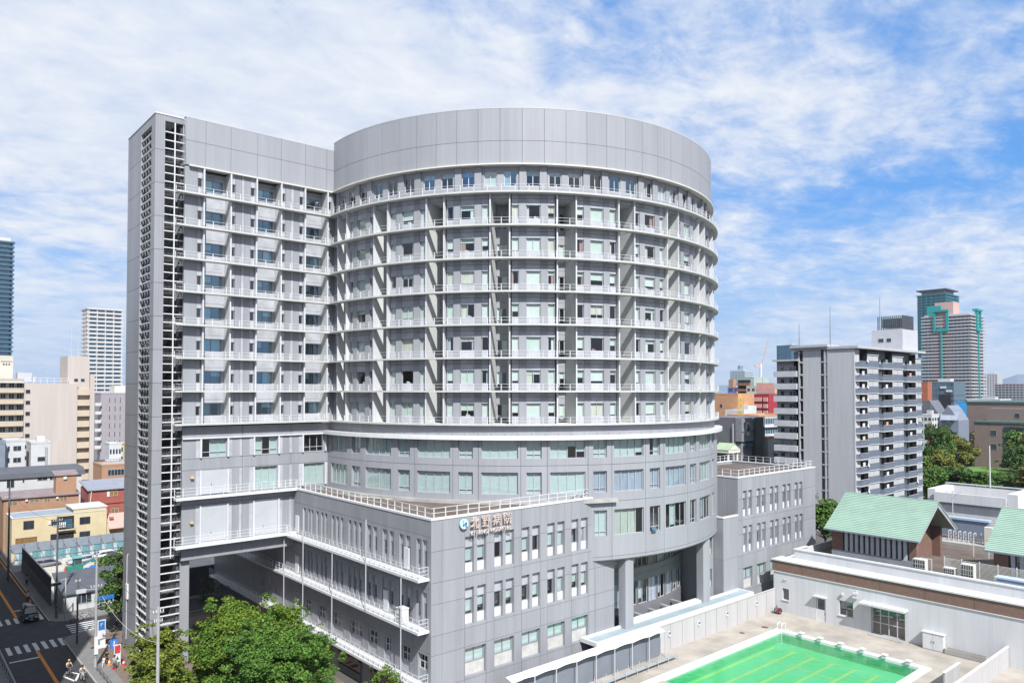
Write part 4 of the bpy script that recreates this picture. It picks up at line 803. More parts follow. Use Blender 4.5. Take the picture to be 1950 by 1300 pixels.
struct(MB().box(18.7, 18.85, 40, 109, -.02, .15).box(18.7, 18.85, 119.2, 400, -.02, .15).box(20.6, 60, 110.8, 110.98, -.02, .15).build('kerb', KERB, fix=False)); struct(MB().box(12.05, 12.2, -20, 400, -.02, .15).build('kerb', KERB, fix=False))
mb = MB()
for k in range(7): x = 12.75 + k * .93; mb.box(x, x + .45, 107.1, 110.5, .004, .009)
for k in range(6): x = 13.3 + k * .95; mb.box(x, x + .45, 121.2, 124.2, .004, .009)
for k in range(5): y = 111.7 + k * .95; mb.box(20.2, 23.6, y, y + .45, .004, .009)
mb.box(12.5, 15.5, 104.05, 104.45, .004, .009).box(15.7, 18.4, 128.0, 128.4, .004, .009)
mb.build('crosswalk_marking', WL, fix=False)['kind'] = 'structure'
struct(MB().box(15.45, 15.8, 60, 107, .004, .009).box(15.45, 15.8, 124.4, 300, .004, .009).box(18.3, 18.5, 124, 210, .004, .009).build('centre_line_marking', OL, fix=False))
mb = MB(); dia = [(16.5, 95.4), (17.1, 96.95), (17.95, 95.1), (17.2, 93.05)]
for a, b in zip(dia, dia[1:] + dia[:1]): mb.bar((*a, .007), (*b, .007), .22, .008)
struct(mb.build('diamond_marking', WL, fix=False))
struct(MB().box(21, 60, 131, 163, 0, .13).build('parking_lot', LOTM, fix=False))
tag(MB().box(29, 60, 119.4, 119.9, .1, 4.4).build('lot_boundary_wall', mat('painted_shade_wall', (.10, .10, .11), .9)), 'plain boundary wall, painted dark for shade, seen through the passage under the wing', 'wall')  # shade behind the wing is put into this wall's dark colour
# ---- generic helpers for surrounding buildings
def wy(parent, x0, x1, y, z0, z1, n=2, fm=None, gm=None, name='window', sill=None):
    return window(parent, TR((x0 + x1) / 2, y - .06, z0), x1 - x0, z1 - z0, n, name, fm or FRAME, gm or DGLASS, single_pane=True)
def wx_(parent, y0, y1, x, z0, z1, n=2, fm=None, gm=None, name='window'):
    return window(parent, Matrix.Translation((x - .06, (y0 + y1) / 2, z0)) @ Matrix.Rotation(R_(-90), 4, 'Z'), y1 - y0, z1 - z0, n, name, fm or FRAME, gm or DGLASS, single_pane=True)
_rb = random.Random(3)
def bld(name, label, wall, x0, x1, y0, y1, z, roof=None, cat='building', cop=None, group=None, lip=.5):
    T_ = thing(name, label, cat, ((x0 + x1) / 2, (y0 + y1) / 2, 0), group)
    box(T_, 'wall', wall, x0, x1, y0, y1, 0, z); box(T_, 'roof', roof or CONC, x0 + .3, x1 - .3, y0 + .3, y1 - .3, z, z + .05)
    mb = MB().box(x0 - .06, x1 + .06, y0 - .06, y0 + .3, z, z + lip).box(x0 - .06, x1 + .06, y1 - .3, y1 + .06, z, z + lip).box(x0 - .06, x0 + .3, y0 + .3, y1 - .3, z, z + lip - .003).box(x1 - .3, x1 + .06, y0 + .3, y1 - .3, z, z + lip - .003); mb.build('parapet', cop or wall, T_, fix=False)
    return T_
def rows_stuff(T_, face, c, a0, a1, z0, z1, dz, n, w=.55, h=.5, m=None, name='window_rows', proud=.05):
    """far windows too small to pick apart: real panes, joined"""
    mb = MB(); z = z0
    while z < z1 - dz * .5:
        for k in range(n):
            a = a0 + (a1 - a0) * (k + (1 - w) / 2) / n; b = a + (a1 - a0) * w / n
            if face == 'y': mb.box(a, b, c - proud, c + .05, z + dz * (1 - h) / 2, z + dz * (1 + h) / 2)
            else: mb.box(c - proud, c + .05, a, b, z + dz * (1 - h) / 2, z + dz * (1 + h) / 2)
        z += dz
    return stuff(mb.build(name, m or DGLASS, T_, fix=False))
def slabs(T_, x0, x1, y0, y1, zs, th=.25, out=1.0, m=None, name='balcony', par=.0):
    for z in zs:
        mb = MB().box(x0 - out, x1, y0 - out, y0, z - th, z).box(x0 - out, x0, y0, y1, z - th, z - .002)
        if par: mb.box(x0 - out, x1, y0 - out, y0 - out + .12, z, z + par).box(x0 - out, x0 - out + .12, y0 - out + .12, y1, z, z + par - .002)
        mb.build(name, m or WHITE, T_, fix=False)
# ---- low houses behind the lot
YEL = mat('yellow_render', (.66, .56, .36), .85, .06, .6); PINK = mat('pink_render', (.70, .36, .31), .85, .08, .6); BRN = mat('orange_brown_render', (.42, .25, .16), .9, .08, .8); RED = mat('red_brown_render', (.36, .11, .085), .9, .1, .8); OFFW = mat('offwhite_render', (.60, .61, .62), .85, .07, .5); SLATE = mat('slate_roof', (.10, .11, .13), .6, .1, 1); BRF = mat('bronze_frame', (.16, .08, .07), .5); CURB = mat('curtain_brown', (.26, .16, .06), .6, .2, 4)
T_ = bld('yellow_house', 'pale yellow two storey house with laundry balcony behind the construction fence', YEL, 19.8, 35.6, 165, 173, 8.0, mat('bluegrey_roof', (.30, .36, .42), .7, .2, .6), 'house', OFFW, lip=.12)
box(T_, 'upper_wall', YEL, 29.8, 35.5, 165.01, 172, 8.12, 8.7); box(T_, 'upper_roof', OFFW, 29.6, 35.7, 164.9, 172.2, 8.7, 8.95)
wy(T_, 21.6, 23.3, 165, 5.8, 7.4, fm=BRF); wy(T_, 30.85, 32.7, 165, 5.7, 7.1, fm=BRF); wy(T_, 30.85, 32.7, 165, 3.2, 4.3, fm=BRF); wy(T_, 20.4, 23.8, 165, 2.6, 4.3, 3, fm=BRF, gm=CURB); wy(T_, 26.1, 27.1, 165, 6.0, 7.2, 1, fm=BRF)
box(T_, 'balcony_recess', DARK, 27.2, 29.9, 164.96, 165.02, 5.1, 7.6); box(T_, 'balcony_recess', DARK, 26.0, 29.9, 164.96, 165.02, 2.6, 4.4); box(T_, 'balcony_glass', BGLASS, 28.2, 29.6, 164.9, 164.96, 5.3, 7.0); railing(T_, [(27.2, 164.3), (29.9, 164.3)], 5.1, .9, .5, m=STEEL, bar=.03, post=.03); box(T_, 'balcony_floor', YEL, 27.1, 30, 164.2, 164.95, 4.95, 5.1)
mb = MB()
for k in range(4): mb.box(27.3 + k * .3, 27.5 + k * .3, 164.35, 164.4, 5.6, 6.6)
mb.build('laundry', WHITE, T_, fix=False); box(T_, 'meter', WHITE, 25.6, 25.95, 164.8, 165, 6.3, 6.9)
T_ = thing('pink_awning_shed', 'salmon pink awning annex next to the pale yellow house', 'house', (38, 165, 0)); box(T_, 'wall', YEL, 35.7, 42, 165.1, 172, 0, 5.2); MB().prism([(163.8, 4.5), (167, 7.0), (167, 6.85), (163.8, 4.35)], 35.8, 42, axis='x').build('awning', PINK, T_); box(T_, 'vent', BRF, 36.1, 36.9, 165.0, 165.5, 6.3, 6.5)
T_ = thing('brown_house', 'long orange brown house with low pitched roof and rooftop tower', 'house', (26, 178, 0)); box(T_, 'wall', BRN, 19.7, 32.7, 176, 182, 0, 10.6); MB().prism([(175.6, 10.55), (182.4, 11.3), (182.4, 11.1), (175.6, 10.35)], 19.4, 33, axis='x').build('roof', mat('mauve_roof', (.27, .22, .23), .7, .15, .8), T_)
box(T_, 'tower_wall', BRN, 28.6, 32.3, 176.3, 179, 10.6, 14.6); MB().prism([(176, 14.5), (179.4, 15.2), (179.4, 15.05), (176, 14.35)], 28.3, 32.6, axis='x').build('tower_roof', mat('mauve_roof', (.27, .22, .23)), T_); box(T_, 'lamp_box', WHITE, 29.9, 30.5, 176.0, 176.3, 13.6, 14.1)
for x0, x1, z0, z1 in ((20.3, 22.0, 9.0, 9.9), (24.0, 25.7, 9.35, 9.95), (26.5, 27.6, 9.15, 10.0), (29.3, 30.6, 9.15, 10.0), (20.4, 22.1, 6.0, 7.0), (26.4, 27.6, 6.0, 7.0)): wy(T_, x0, x1, 176, z0, z1, gm=CURB)
for x in (23.3, 28.6): box(T_, 'vent_hood', WHITE, x, x + .4, 175.7, 176, 9.7, 10.1)
T_ = thing('white_long_house', 'long white house with curved slate roof edge behind the brown house', 'house', (28, 191, 0)); box(T_, 'wall', OFFW, 19.5, 35.4, 188, 196, 0, 13.3); MB().prism([(187.6, 13.2), (187.8, 14.2), (189.5, 14.8), (196, 15.0), (196, 13.2)], 19, 36, axis='x').build('roof', SLATE, T_); wy(T_, 21.5, 22.9, 188, 11.3, 13.0); wy(T_, 27.0, 28.9, 188, 12.4, 13.1); wy(T_, 24.3, 24.7, 188, 12.2, 12.9, 1); wy(T_, 29.3, 30.5, 188, 12.4, 13.1)
T_ = thing('red_house', 'brick red rendered house with grey metal roof against the tower edge', 'house', (39, 181, 0)); box(T_, 'wall', RED, 34.9, 45, 178, 186, 0, 10.8); MB().prism([(177.6, 10.75), (186.4, 12.0), (186.4, 11.8), (177.6, 10.55)], 34.6, 45.4, axis='x').build('roof', mat('grey_metal_roof', (.28, .30, .36), .5, .1, .8), T_); wy(T_, 38.9, 40.5, 178, 9.1, 10.1, gm=CURB); wy(T_, 39.2, 40.7, 178, 5.2, 6.4, gm=CURB); box(T_, 'ledge', RED, 34.8, 45, 177.8, 178, 7.6, 7.9); box(T_, 'shutter', WHITE, 38.4, 38.85, 177.85, 178, 9.0, 10.1); MB().path([(35.4, 177.8, 10.4), (35.2, 177.8, 8.0), (33.4, 177.8, 7.6)], .09).build('downpipe', WARMW, T_)
T_ = bld('tan_low_building', 'low tan building with dark strip window and roof pipes behind the red house', BRN, 45.1, 56, 215, 225, 12.2, cat='building'); wy(T_, 46.5, 50.4, 215, 9.7, 11.3, 5, gm=DGLASS); mb = MB()
for k in range(9): mb.tube((46 + k * .6, 216, 12.3), (46 + k * .6, 216, 13.2 + .4 * (k % 3)), .12)
mb.bar((45.5, 216, 13.0), (51, 216, 13.0), .15).build('roof_pipes', FRAME, T_)
T_ = bld('white_block_house', 'white three storey block in front of the balcony slab', OFFW, 23.2, 26.9, 205, 212, 20.1, group=None)
for z in (12.5, 15.2, 17.9): wy(T_, 24.6, 26.2, 205, z, z + 1.2); wy(T_, 23.5, 24.0, 205, z, z + 1.2, 1)
T_ = bld('white_stair_block', 'narrow white block with outside ladder below the blank beige wall', OFFW, 28.1, 32, 205, 212, 19.4); box(T_, 'water_tank', WHITE, 29.4, 31, 206, 208, 19.9, 21); wy(T_, 29.4, 31, 205, 15.2, 16.3, 1); mb = MB().bar((31.4, 204.9, 12), (31.4, 204.9, 18.6), .06).bar((31.0, 204.9, 12), (31.0, 204.9, 18.6), .06)
for k in range(16): mb.bar((31.0, 204.9, 12.2 + .4 * k), (31.4, 204.9, 12.2 + .4 * k), .04)
mb.build('ladder', STEEL, T_); MB().prism([(29.2, 13.4), (30.6, 13.4), (33, 11.4), (29.2, 11.4)], 204.9, 205, axis='y').build('stair_opening', SLATE, T_)
T_ = bld('bluegrey_block', 'plain blue grey block at the picture edge before the balcony slab', mat('blue_grey_wall', (.22, .26, .32), .8), 18, 22.9, 203, 212, 19.8)
# ---- beige slab of flats
BEI = mat('beige_tile', (.56, .50, .46), .85, .05, .5, streak=True); BEI2 = mat('beige_balcony', (.60, .50, .38), .85, .05, .6)
T_ = thing('beige_apartment_slab', 'beige apartment slab with blank end wall and stacked balconies', 'apartment building', (36, 232, 0)); box(T_, 'end_wall', BEI, 29.6, 41.7, 228, 240, 0, 33.8); box(T_, 'stair_column', BEI, 44.75, 45.8, 228, 240, 0, 36.4); box(T_, 'stair_tower', BEI, 39.5, 44.7, 229, 240, 30, 41.3); box(T_, 'rear_wall', mat('beige_painted_shade', (.40, .36, .32), .85), 41.7, 44.75, 229.2, 240, 0, 33.4); box(T_, 'long_wall', mat('beige_painted_shade', (.40, .36, .32), .85), 5, 29.5, 229.6, 240, 0, 35)  # walls set back behind balconies use a darker beige, shade painted in
railing(T_, [(30, 228.2), (39.4, 228.2)], 33.8, 1.4, 1.6, m=WHITE, bar=.08, post=.1); wy(T_, 41.0, 42.0, 229, 34.3, 35.2, 1); wy(T_, 42.6, 43.6, 229, 34.3, 35.2, 1)
for k in range(12):
    z = 32.6 - k * 2.87
    if z < 0: break
    box(T_, 'balcony', BEI2, 4, 29.5, 228.0, 229.6, z - 1.25, z - .2); box(T_, 'balcony_edge', WARMW, 4, 29.5, 227.95, 229.6, z - .2, z - .05); box(T_, 'stair_balcony', BEI2, 41.75, 44.7, 228.1, 229.2, z - 1.9, z - .3)
    wy(T_, 29.85, 30.95, 228, z - 1.5, z - .4, 1, gm=DARK, fm=BEI)
    for x in (24.6, 26.4, 28.1): wy(T_, x, x + 1.2, 229.6, z + .05, z + 1.4, 2)
box(T_, 'roof_edge', WARMW, 4, 29.5, 227.8, 230, 33.9, 34.2); box(T_, 'sign_tower', mat('cream_wall', (.66, .62, .52), .8), 24.4, 27.4, 231, 236, 34, 41.0); mb = MB()
for k in range(7): mb.box(24.8 + k * .35, 25.0 + k * .35, 230.96, 231, 39.3, 39.6)
for k in range(3): mb.box(25.2 + k * .6, 25.55 + k * .6, 230.96, 231, 38.5, 38.95)
mb.build('sign_marks', SLATE, T_, fix=False); MB().box(28.3, 31.5, 230, 233, 34.2, 36.6).box(31.6, 32.4, 230.5, 232, 34.2, 35.6).build('roof_plant', FRAME, T_); [MB().tube((x, 231, z), (x, 231, z1), .09, .04).build('antenna_mast', FRAME, T_) for x, z, z1 in ((40.6, 41.3, 50), (42.3, 41.3, 47))]
T_ = bld('mauve_office_block', 'mauve grey block with slit windows beside the stair tower edge', mat('mauve_wall', (.36, .33, .35), .85, .05), 62.4, 80, 300, 315, 30.7); box(T_, 'roof_box', WARMW, 67.2, 75, 302, 310, 31.2, 33.8)
for i in range(6):
    for x in (65, 66.8, 68.5): wy(T_, x, x + .4, 300, 12 + 3.1 * i, 14 + 3.1 * i, 1)
    box(T_, 'balcony', OFFW, 60.4, 62.3, 299, 300.5, 11 + 3.1 * i, 12.1 + 3.1 * i); wx_(T_, 300.6, 302, 62.4, 12.2 + 3.1 * i, 13.6 + 3.1 * i, 1)
for nm, lb, m, a in (('white_shed_block', 'small white block with blue sign beneath the mauve block', OFFW, (57, 60.5, 262, 268, 14.8)), ('pale_glass_block', 'pale low block with glass band far behind the red house', mat('pale_blue_wall', (.45, .52, .56), .7), (52, 60, 250, 262, 9.6)), ('yellow_crane_block', 'white block with yellow crane frame at the tower edge', OFFW, (61.5, 68, 270, 276, 14.0))):
    T_ = bld(nm, lb, m, a[0], a[1], a[2], a[3], a[4]); rows_stuff(T_, 'y', a[2], a[0], a[1], 2, a[4], 3, 4)
    if 'crane' in nm: MB().bar((63, 269.8, 9), (63, 269.8, 14.6), .3).bar((64.5, 269.8, 9), (63.2, 269.8, 14.6), .25).bar((62.5, 269.8, 14.4), (67, 269.8, 15.4), .3).build('crane_frame', mat('yellow_steel', (.65, .48, .06), .5), T_)
# ---- towers on the left skyline
def tower(name, label, cx, cy, w, d, h, fl, wall, slabm, glassm, nb, group='towers on the skyline', rot=0, col=True):
    T_ = thing(name, label, 'tower block', (cx, cy, 0), group); x0, x1, y0, y1 = cx - w/2, cx + w/2, cy - d/2, cy + d/2
    box(T_, 'wall', wall, x0, x1, y0, y1, 0, h); n = int(h / fl)
    for k in range(max(0, n - 28), n):
        z = k * fl + fl * .35; MB().box(x0 - 1, x1 + 1, y0 - 1, y0, z, z + fl * .34).box(x0 - 1, x0, y0, y1, z, z + fl * .34 - .01).box(x1, x1 + 1, y0, y1, z, z + fl * .34 - .01).build('balcony', slabm, T_, fix=False)
    rows_stuff(T_, 'y', y0, x0, x1, fl * .6, h, fl, nb, .7, .5, glassm); rows_stuff(T_, 'x', x0, y0, y1, fl * .6, h, fl, max(2, nb - 1), .7, .5, glassm)
    if col:
        mb = MB()
        for k in range(nb + 1): x = x0 + w * k / nb; mb.box(x - .25, x + .25, y0 - 1.05, y0 - .4, 0, h - .5)
        for k in range(nb): y = y0 + d * k / nb; mb.box(x0 - 1.05, x0 - .4, y - .25, y + .25, 0, h - .5)
        mb.build('column_grid', slabm, T_, fix=False)
    box(T_, 'roof_rim', slabm, x0 - 1.2, x1 + 1.2, y0 - 1.2, y1 + 1.2, h, h + 1.0)
    return T_
T_ = tower('white_residential_tower', 'white residential tower with gridded balconies on the far skyline', 124, 596, 21, 19, 89.5, 2.95, mat('tower_grey', (.36, .38, .42), .7), mat('tower_white', (.62, .61, .60), .7), BGLASS, 4)
T_ = tower('navy_glass_tower', 'dark teal glass tower at the edge of the picture', 58, 583, 18, 16, 128, 2.95, mat('navy_wall', (.015, .045, .08), .4), mat('navy_slab', (.07, .15, .23), .5), BGLASS, 2)
MB().box(51, 66, 576, 590, 129, 131.5).build('roof_plant', mat('tower_white', (.7, .68, .66)), T_)
# ---- construction lot: fences, cars, digger
SHEET = mat('grey_dust_sheet', (.26, .30, .36), .8, .12, .8); TEAL = mat('teal_sheet', (.14, .33, .38), .6, .1, 1); PWH = mat('pale_sheet', (.46, .56, .60), .6, .08, 1)
f_ = thing('sheeted_site_fence', 'tall sheeted fence with grey top and teal striped base behind parked cars', 'fence', (29, 163, 0)); 
for k in range(10): x = 19.2 + k * 2.1; box(f_, 'dust_sheet', SHEET, x + .02, x + 2.08, 162.4 - .04 * (k % 2), 162.5, 2.1, 3.7)
for k in range(30): x = 20.0 + k * .68; box(f_, 'fence_sheet', TEAL if k % 3 else PWH, x, x + .66, 162.3 - .03 * (k % 2), 162.36, .1, 2.1)
for z in (.9, 2.1): MB().tube((19.2, 162.2, z), (41, 162.2, z), .05).build('scaffold_rail', STEEL, f_)
for k in range(10): x = 19.3 + k * 2.1; MB().tube((x, 162.15, 0), (x, 162.15, 3.8), .04).tube((x, 162.15, 3.2), (x + 1.6, 160.2, .1), .04).build('prop', STEEL, f_)
f_ = thing('dark_site_hoarding', 'long dark panel hoarding along the street beside the lot', 'fence', (20.3, 142, 0)); DKP = mat('dark_hoarding', (.10, .11, .13), .7, .1, .8); DKL = mat('grey_hoarding', (.20, .21, .23), .7, .1, .8)
for k in range(9): y = 127.5 + k * 3.1; box(f_, 'upper_panel', DKP, 20.2, 20.3, y, y + 3.07, 2.2, 4.25); box(f_, 'lower_panel', DKL, 20.15, 20.3, y, y + 3.07, .1, 2.17)
box(f_, 'top_rail', STEEL, 20.15, 20.35, 127.5, 155.4, 4.25, 4.32)
T_ = thing('small_corner_house', 'small grey house with flat dark roof at the street corner', 'house', (26, 127, 0)); box(T_, 'wall', OFFW, 21.0, 33.5, 122.6, 129.6, .1, 2.7); MB().prism([(122.2, 2.65), (129.8, 4.4), (129.8, 4.2), (122.2, 2.5)], 20.7, 34, axis='x').build('roof', DKP, T_); wy(T_, 22.6, 24.6, 122.6, .9, 2.3, 3); wy(T_, 27.6, 28.9, 122.6, .9, 2.3, 2); wy(T_, 30, 31.6, 122.6, .9, 2.3, 2)
def car(name, label, x, y, rz, col, kind='sedan', L_=4.4, W=1.72, H=1.45):
    T_ = thing(name, label, 'car' if kind != 'van' else 'van', (x, y, .01), None, rz); M_ = WM[T_.name]; PM = mat('car_paint_%d%d%d' % tuple(int(c * 99) for c in col), col, .25, .03, 1, spec=.7); TYRE = mat('tyre', (.02, .02, .02), .9)
    h = L_ / 2; zb = .55 * H if kind == 'van' else .58 * H
    low = [(-h, .28), (-h + .05, .62 * H), (-h + .5, zb + .02)] + [(h - 1.1, zb), (h - .15, zb - .16), (h, .45), (h - .05, .28)]
    if kind == 'van': cab = [(-h + .04, zb), (-h + .14, H - .08), (-h + .3, H), (h - 1.55, H), (h - .75, zb - .01)]
    elif kind == 'wagon': cab = [(-h + .08, zb), (-h + .45, H - .05), (-h + .8, H), (h - 2.0, H), (h - 1.15, zb - .01)]
    else: cab = [(-h + .55, zb), (-h + 1.25, H - .02), (-h + 1.6, H), (h - 2.0, H - .01), (h - 1.2, zb - .01)]
    def pr(poly, w0, w1, name, m, taper=0, par=T_):
        mb = MB(); n = len(poly); zmin = min(p[1] for p in poly); zmax = max(p[1] for p in poly)
        for s_ in (-1, 1): mb.v += [(px, s_ * (w1 - taper * (pz - zmin) / max(.01, zmax - zmin)), pz) for px, pz in poly]
        mb.f += [(i, (i + 1) % n, n + (i + 1) % n, n + i) for i in range(n)] + [tuple(range(n - 1, -1, -1)), tuple(range(n, 2 * n))]; mb.m += [0] * (n + 2)
        bm = bmesh.new(); me = mb.mesh(name); bm.from_mesh(me); bmesh.ops.recalc_face_normals(bm, faces=bm.faces); bmesh.ops.bevel(bm, geom=bm.edges[:], offset=.06, segments=2, affect='EDGES', clamp_overlap=True); bm.to_mesh(me); bm.free(); me.materials.append(m); me.polygons.foreach_set('use_smooth', [True] * len(me.polygons))
        return put(name, me, par, M_)
    body = pr(low, 0, W / 2, 'body', PM); c_ = pr(cab, 0, W / 2 - .06, 'cabin', PM, .16)
    mx_ = sum(p[0] for p in cab) / len(cab)
    gpoly = [((p[0] - mx_) * .9 + mx_, (p[1] - zb) * .74 + zb + .05) for p in cab]
    pr(gpoly, 0, W / 2 - .045, 'side_window', DGLASS, .13, c_)
    a, b = cab[-1], cab[-2]; mb = MB()
    def fq(p, q, w0, w1, o): 
        d = Vector((q[0] - p[0], 0, q[1] - p[1])); nrm = Vector((d.z, 0, -d.x)).normalized() * o; P_ = Vector((p[0], 0, p[1])) + d * .1 + nrm; Q_ = Vector((p[0], 0, p[1])) + d * .86 + nrm
        return (P_.x, -w0, P_.z), (P_.x, w0, P_.z), (Q_.x, w1, Q_.z), (Q_.x, -w1, Q_.z)
    mb.quad(*fq(a, b, W / 2 - .16, W / 2 - .28, .02)); mb.quad(*fq(cab[0], cab[1], W / 2 - .16, W / 2 - .28, -.02)); o = put('windscreen', mb.mesh('windscreen'), c_, M_); o.data.materials.append(DGLASS)
    for sx in (-1, 1):
        for sy in (-1, 1):
            wm_ = MB().tube((sx * (h - .8), sy * (W / 2 - .2), .31), (sx * (h - .8), sy * (W / 2 + .01), .31), .31, k=16); w_ = put('wheel', wm_.mesh('wheel'), T_, M_); w_.data.materials.append(TYRE)
            rm = MB().tube((sx * (h - .8), sy * (W / 2), .31), (sx * (h - .8), sy * (W / 2 + .025), .31), .18, k=12); r_ = put('rim', rm.mesh('rim'), w_, M_); r_.data.materials.append(FRAME)
    for sy in (-1, 1):
        o = put('headlight', MB().box(h - .16, h + .0, sy * (W / 2 - .32) - .16, sy * (W / 2 - .32) + .16, .58, .74).mesh('headlight'), T_, M_); o.data.materials.append(WHITE)
        o = put('tail_light', MB().box(-h - .01, -h + .1, sy * (W / 2 - .25) - .12, sy * (W / 2 - .25) + .12, .62, .82).mesh('tail_light'), T_, M_); o.data.materials.append(mat('red_lens', (.35, .02, .02), .3))
    o = put('number_plate', MB().box(h - .02, h + .02, -.2, .2, .36, .5).mesh('number_plate'), T_, M_); o.data.materials.append(WHITE)
    o = put('lower_grille', MB().box(h - .03, h + .015, -.55, .55, .52, .62).mesh('lower_grille'), T_, M_); o.data.materials.append(DARK)
    return T_
car('dark_van', 'dark blue people carrier driving towards the crossing', 16.95, 122.6, R_(-92), (.02, .03, .07), 'van', 4.6, 1.75, 1.85)
for a in (('parked_car', 'silver grey people carrier parked behind the dark hoarding', 24.2, 156.6, R_(8), (.24, .24, .27), 'van', 4.3, 1.7, 1.65), ('parked_car', 'silver hatchback parked behind the green tarpaulin', 29.3, 155.6, R_(188), (.42, .45, .50), 'wagon', 4.4, 1.75, 1.5), ('parked_car', 'white estate car parked in the lot before the sheeted fence', 33.2, 157.6, R_(190), (.72, .72, .74), 'wagon', 4.7, 1.75, 1.5), ('parked_car', 'dark olive saloon parked in the lot', 34.9, 154.6, R_(10), (.04, .05, .03), 'sedan', 4.5, 1.75, 1.45), ('parked_car', 'white saloon parked at the tower edge', 38.6, 156.3, R_(12), (.72, .72, .74), 'sedan', 4.5, 1.75, 1.5)): car(*a)
T_ = thing('small_excavator', 'green cabbed excavator parked in the lot under blue tarpaulin', 'excavator', (27, 147, .1)); GRN = mat('machine_green', (.03, .22, .18), .5)
MB().box(25.6, 28.2, 146.0, 146.5, .1, .7).box(25.6, 28.2, 147.3, 147.8, .1, .7).build('track', DARK, T_); box(T_, 'body', GRN, 25.6, 28.0, 146.1, 147.7, .75, 1.5); box(T_, 'cab', GRN, 26.6, 27.8, 146.2, 147.6, 1.5, 2.9); box(T_, 'cab_window', DGLASS, 26.7, 27.7, 146.17, 146.2, 1.9, 2.75); box(T_, 'cab_roof', mat('teal_roof', (.15, .40, .40), .5), 26.4, 28.0, 146.0, 147.8, 2.9, 3.0); MB().bar((28, 147, 1.4), (29.6, 146.6, 2.4), .3).bar((29.6, 146.6, 2.4), (30.6, 146.3, .9), .25).build('arm', GRN, T_)
tp = MB(); 
for i in range(6):
    for j in range(4):
        def pz(a, b): return (28.2 + a * .42, 145.0 + b * .5, .95 + .35 * math.sin(a * 1.1 + 1) * math.sin(b * 1.0 + .5))
        tp.quad(pz(i, j), pz(i + 1, j), pz(i + 1, j + 1), pz(i, j + 1))
tp.box(28.3, 30.6, 145.1, 146.9, .1, .85); tag(tp.build('blue_tarpaulin', mat('blue_tarp', (.02, .16, .55), .5, .15, 2), fix=False), 'bright blue tarpaulin draped over materials in the lot', 'tarpaulin')
for i, x in enumerate((26.0, 33.2, 36.2)):
    c_ = thing('traffic_cone', ['small cone in the lot nearest the excavator', 'small cone in the lot before the olive saloon', 'small cone in the lot at the tower edge'][i], 'traffic cone', (x, 150.5, .13)); cm = mat('cone_%s' % ('red' if i == 0 else 'green'), (.6, .06, .03) if i == 0 else (.05, .4, .2), .5)
    MB().lathe([(.2, .16), (.04, .85), (0, .85)], (x, 150.5), 12).build('cone_body', cm, c_); box(c_, 'foot', cm, x - .25, x + .25, 150.25, 150.75, .13, .16)
# ---- buildings beyond the left frame edge that shade the street
for i, a in enumerate(((-18, 5.4, 68, 121, 46.0), (-18, 5.4, 125, 190, 40))):
    T_ = bld('street_block', ['tall grey block across the street whose shadow covers the crossing', 'grey block across the street farther along'][i], mat('street_block_wall', (.34, .33, .33), .85), *a)
    rows_stuff(T_, 'y', a[2], a[0], a[1], .5, a[4], 3.1, 6); 
    mb = MB()
    for k in range(int(a[4] / 3.1) - 1):
        for q in range(8): y = a[2] + (a[3] - a[2]) * (q + .2) / 8; mb.box(a[1] - .02, a[1] + .05, y, y + (a[3] - a[2]) * .07, 1.2 + 3.1 * k, 2.8 + 3.1 * k)
    stuff(mb.build('window_rows', DGLASS, T_, fix=False))
# ================================================================ RIGHT: APARTMENT BLOCK
APB = mat('apt_grey_brick', (.54, .555, .58), .85, .05, 1.2, streak=True); APS = mat('apt_slate', (.15, .18, .23), .6, .06, 1); APW = mat('apt_white', (.50, .51, .53), .6, .07, 1)
AP = thing('grey_brick_apartment_block', 'tall grey brick apartment block with slate and white balcony bays', 'apartment building', (180, 80, 0)); ax, ay = 162.8, 73.3
box(AP, 'corner_wall', APB, ax, ax + 3, ay + .3, 79.0, 0, 41.2); box(AP, 'main_wall', mat('apt_back', (.25, .26, .28), .8), ax + 1, 200.2, ay + 1.5, 88, 0, 41.0); box(AP, 'side_wall', APB, ax, ax + 3, 80.9, 85.2, 0, 41.2)
box(AP, 'window_shaft', DARK, ax - .02, ax + 3, 80.15, 80.85, 0, 41.0); box(AP, 'shaft_back', APB, ax + .2, ax + 3, 79.0, 80.15, 0, 41.0)
for y in (79.05, 79.85): box(AP, 'shaft_pilaster', APW, ax - .1, ax + .5, y, y + .3, 0, 41.2)
for y0, y1 in ((85.2, 86.0),): box(AP, 'window_shaft', DARK, ax + .3, ax + 3, y0, y1, 0, 40.5)
box(AP, 'side_pilaster', APW, ax - .05, ax + .5, 86.0, 86.3, 0, 41.0)
FZ = [40.12 - 2.9 * k for k in range(14)]
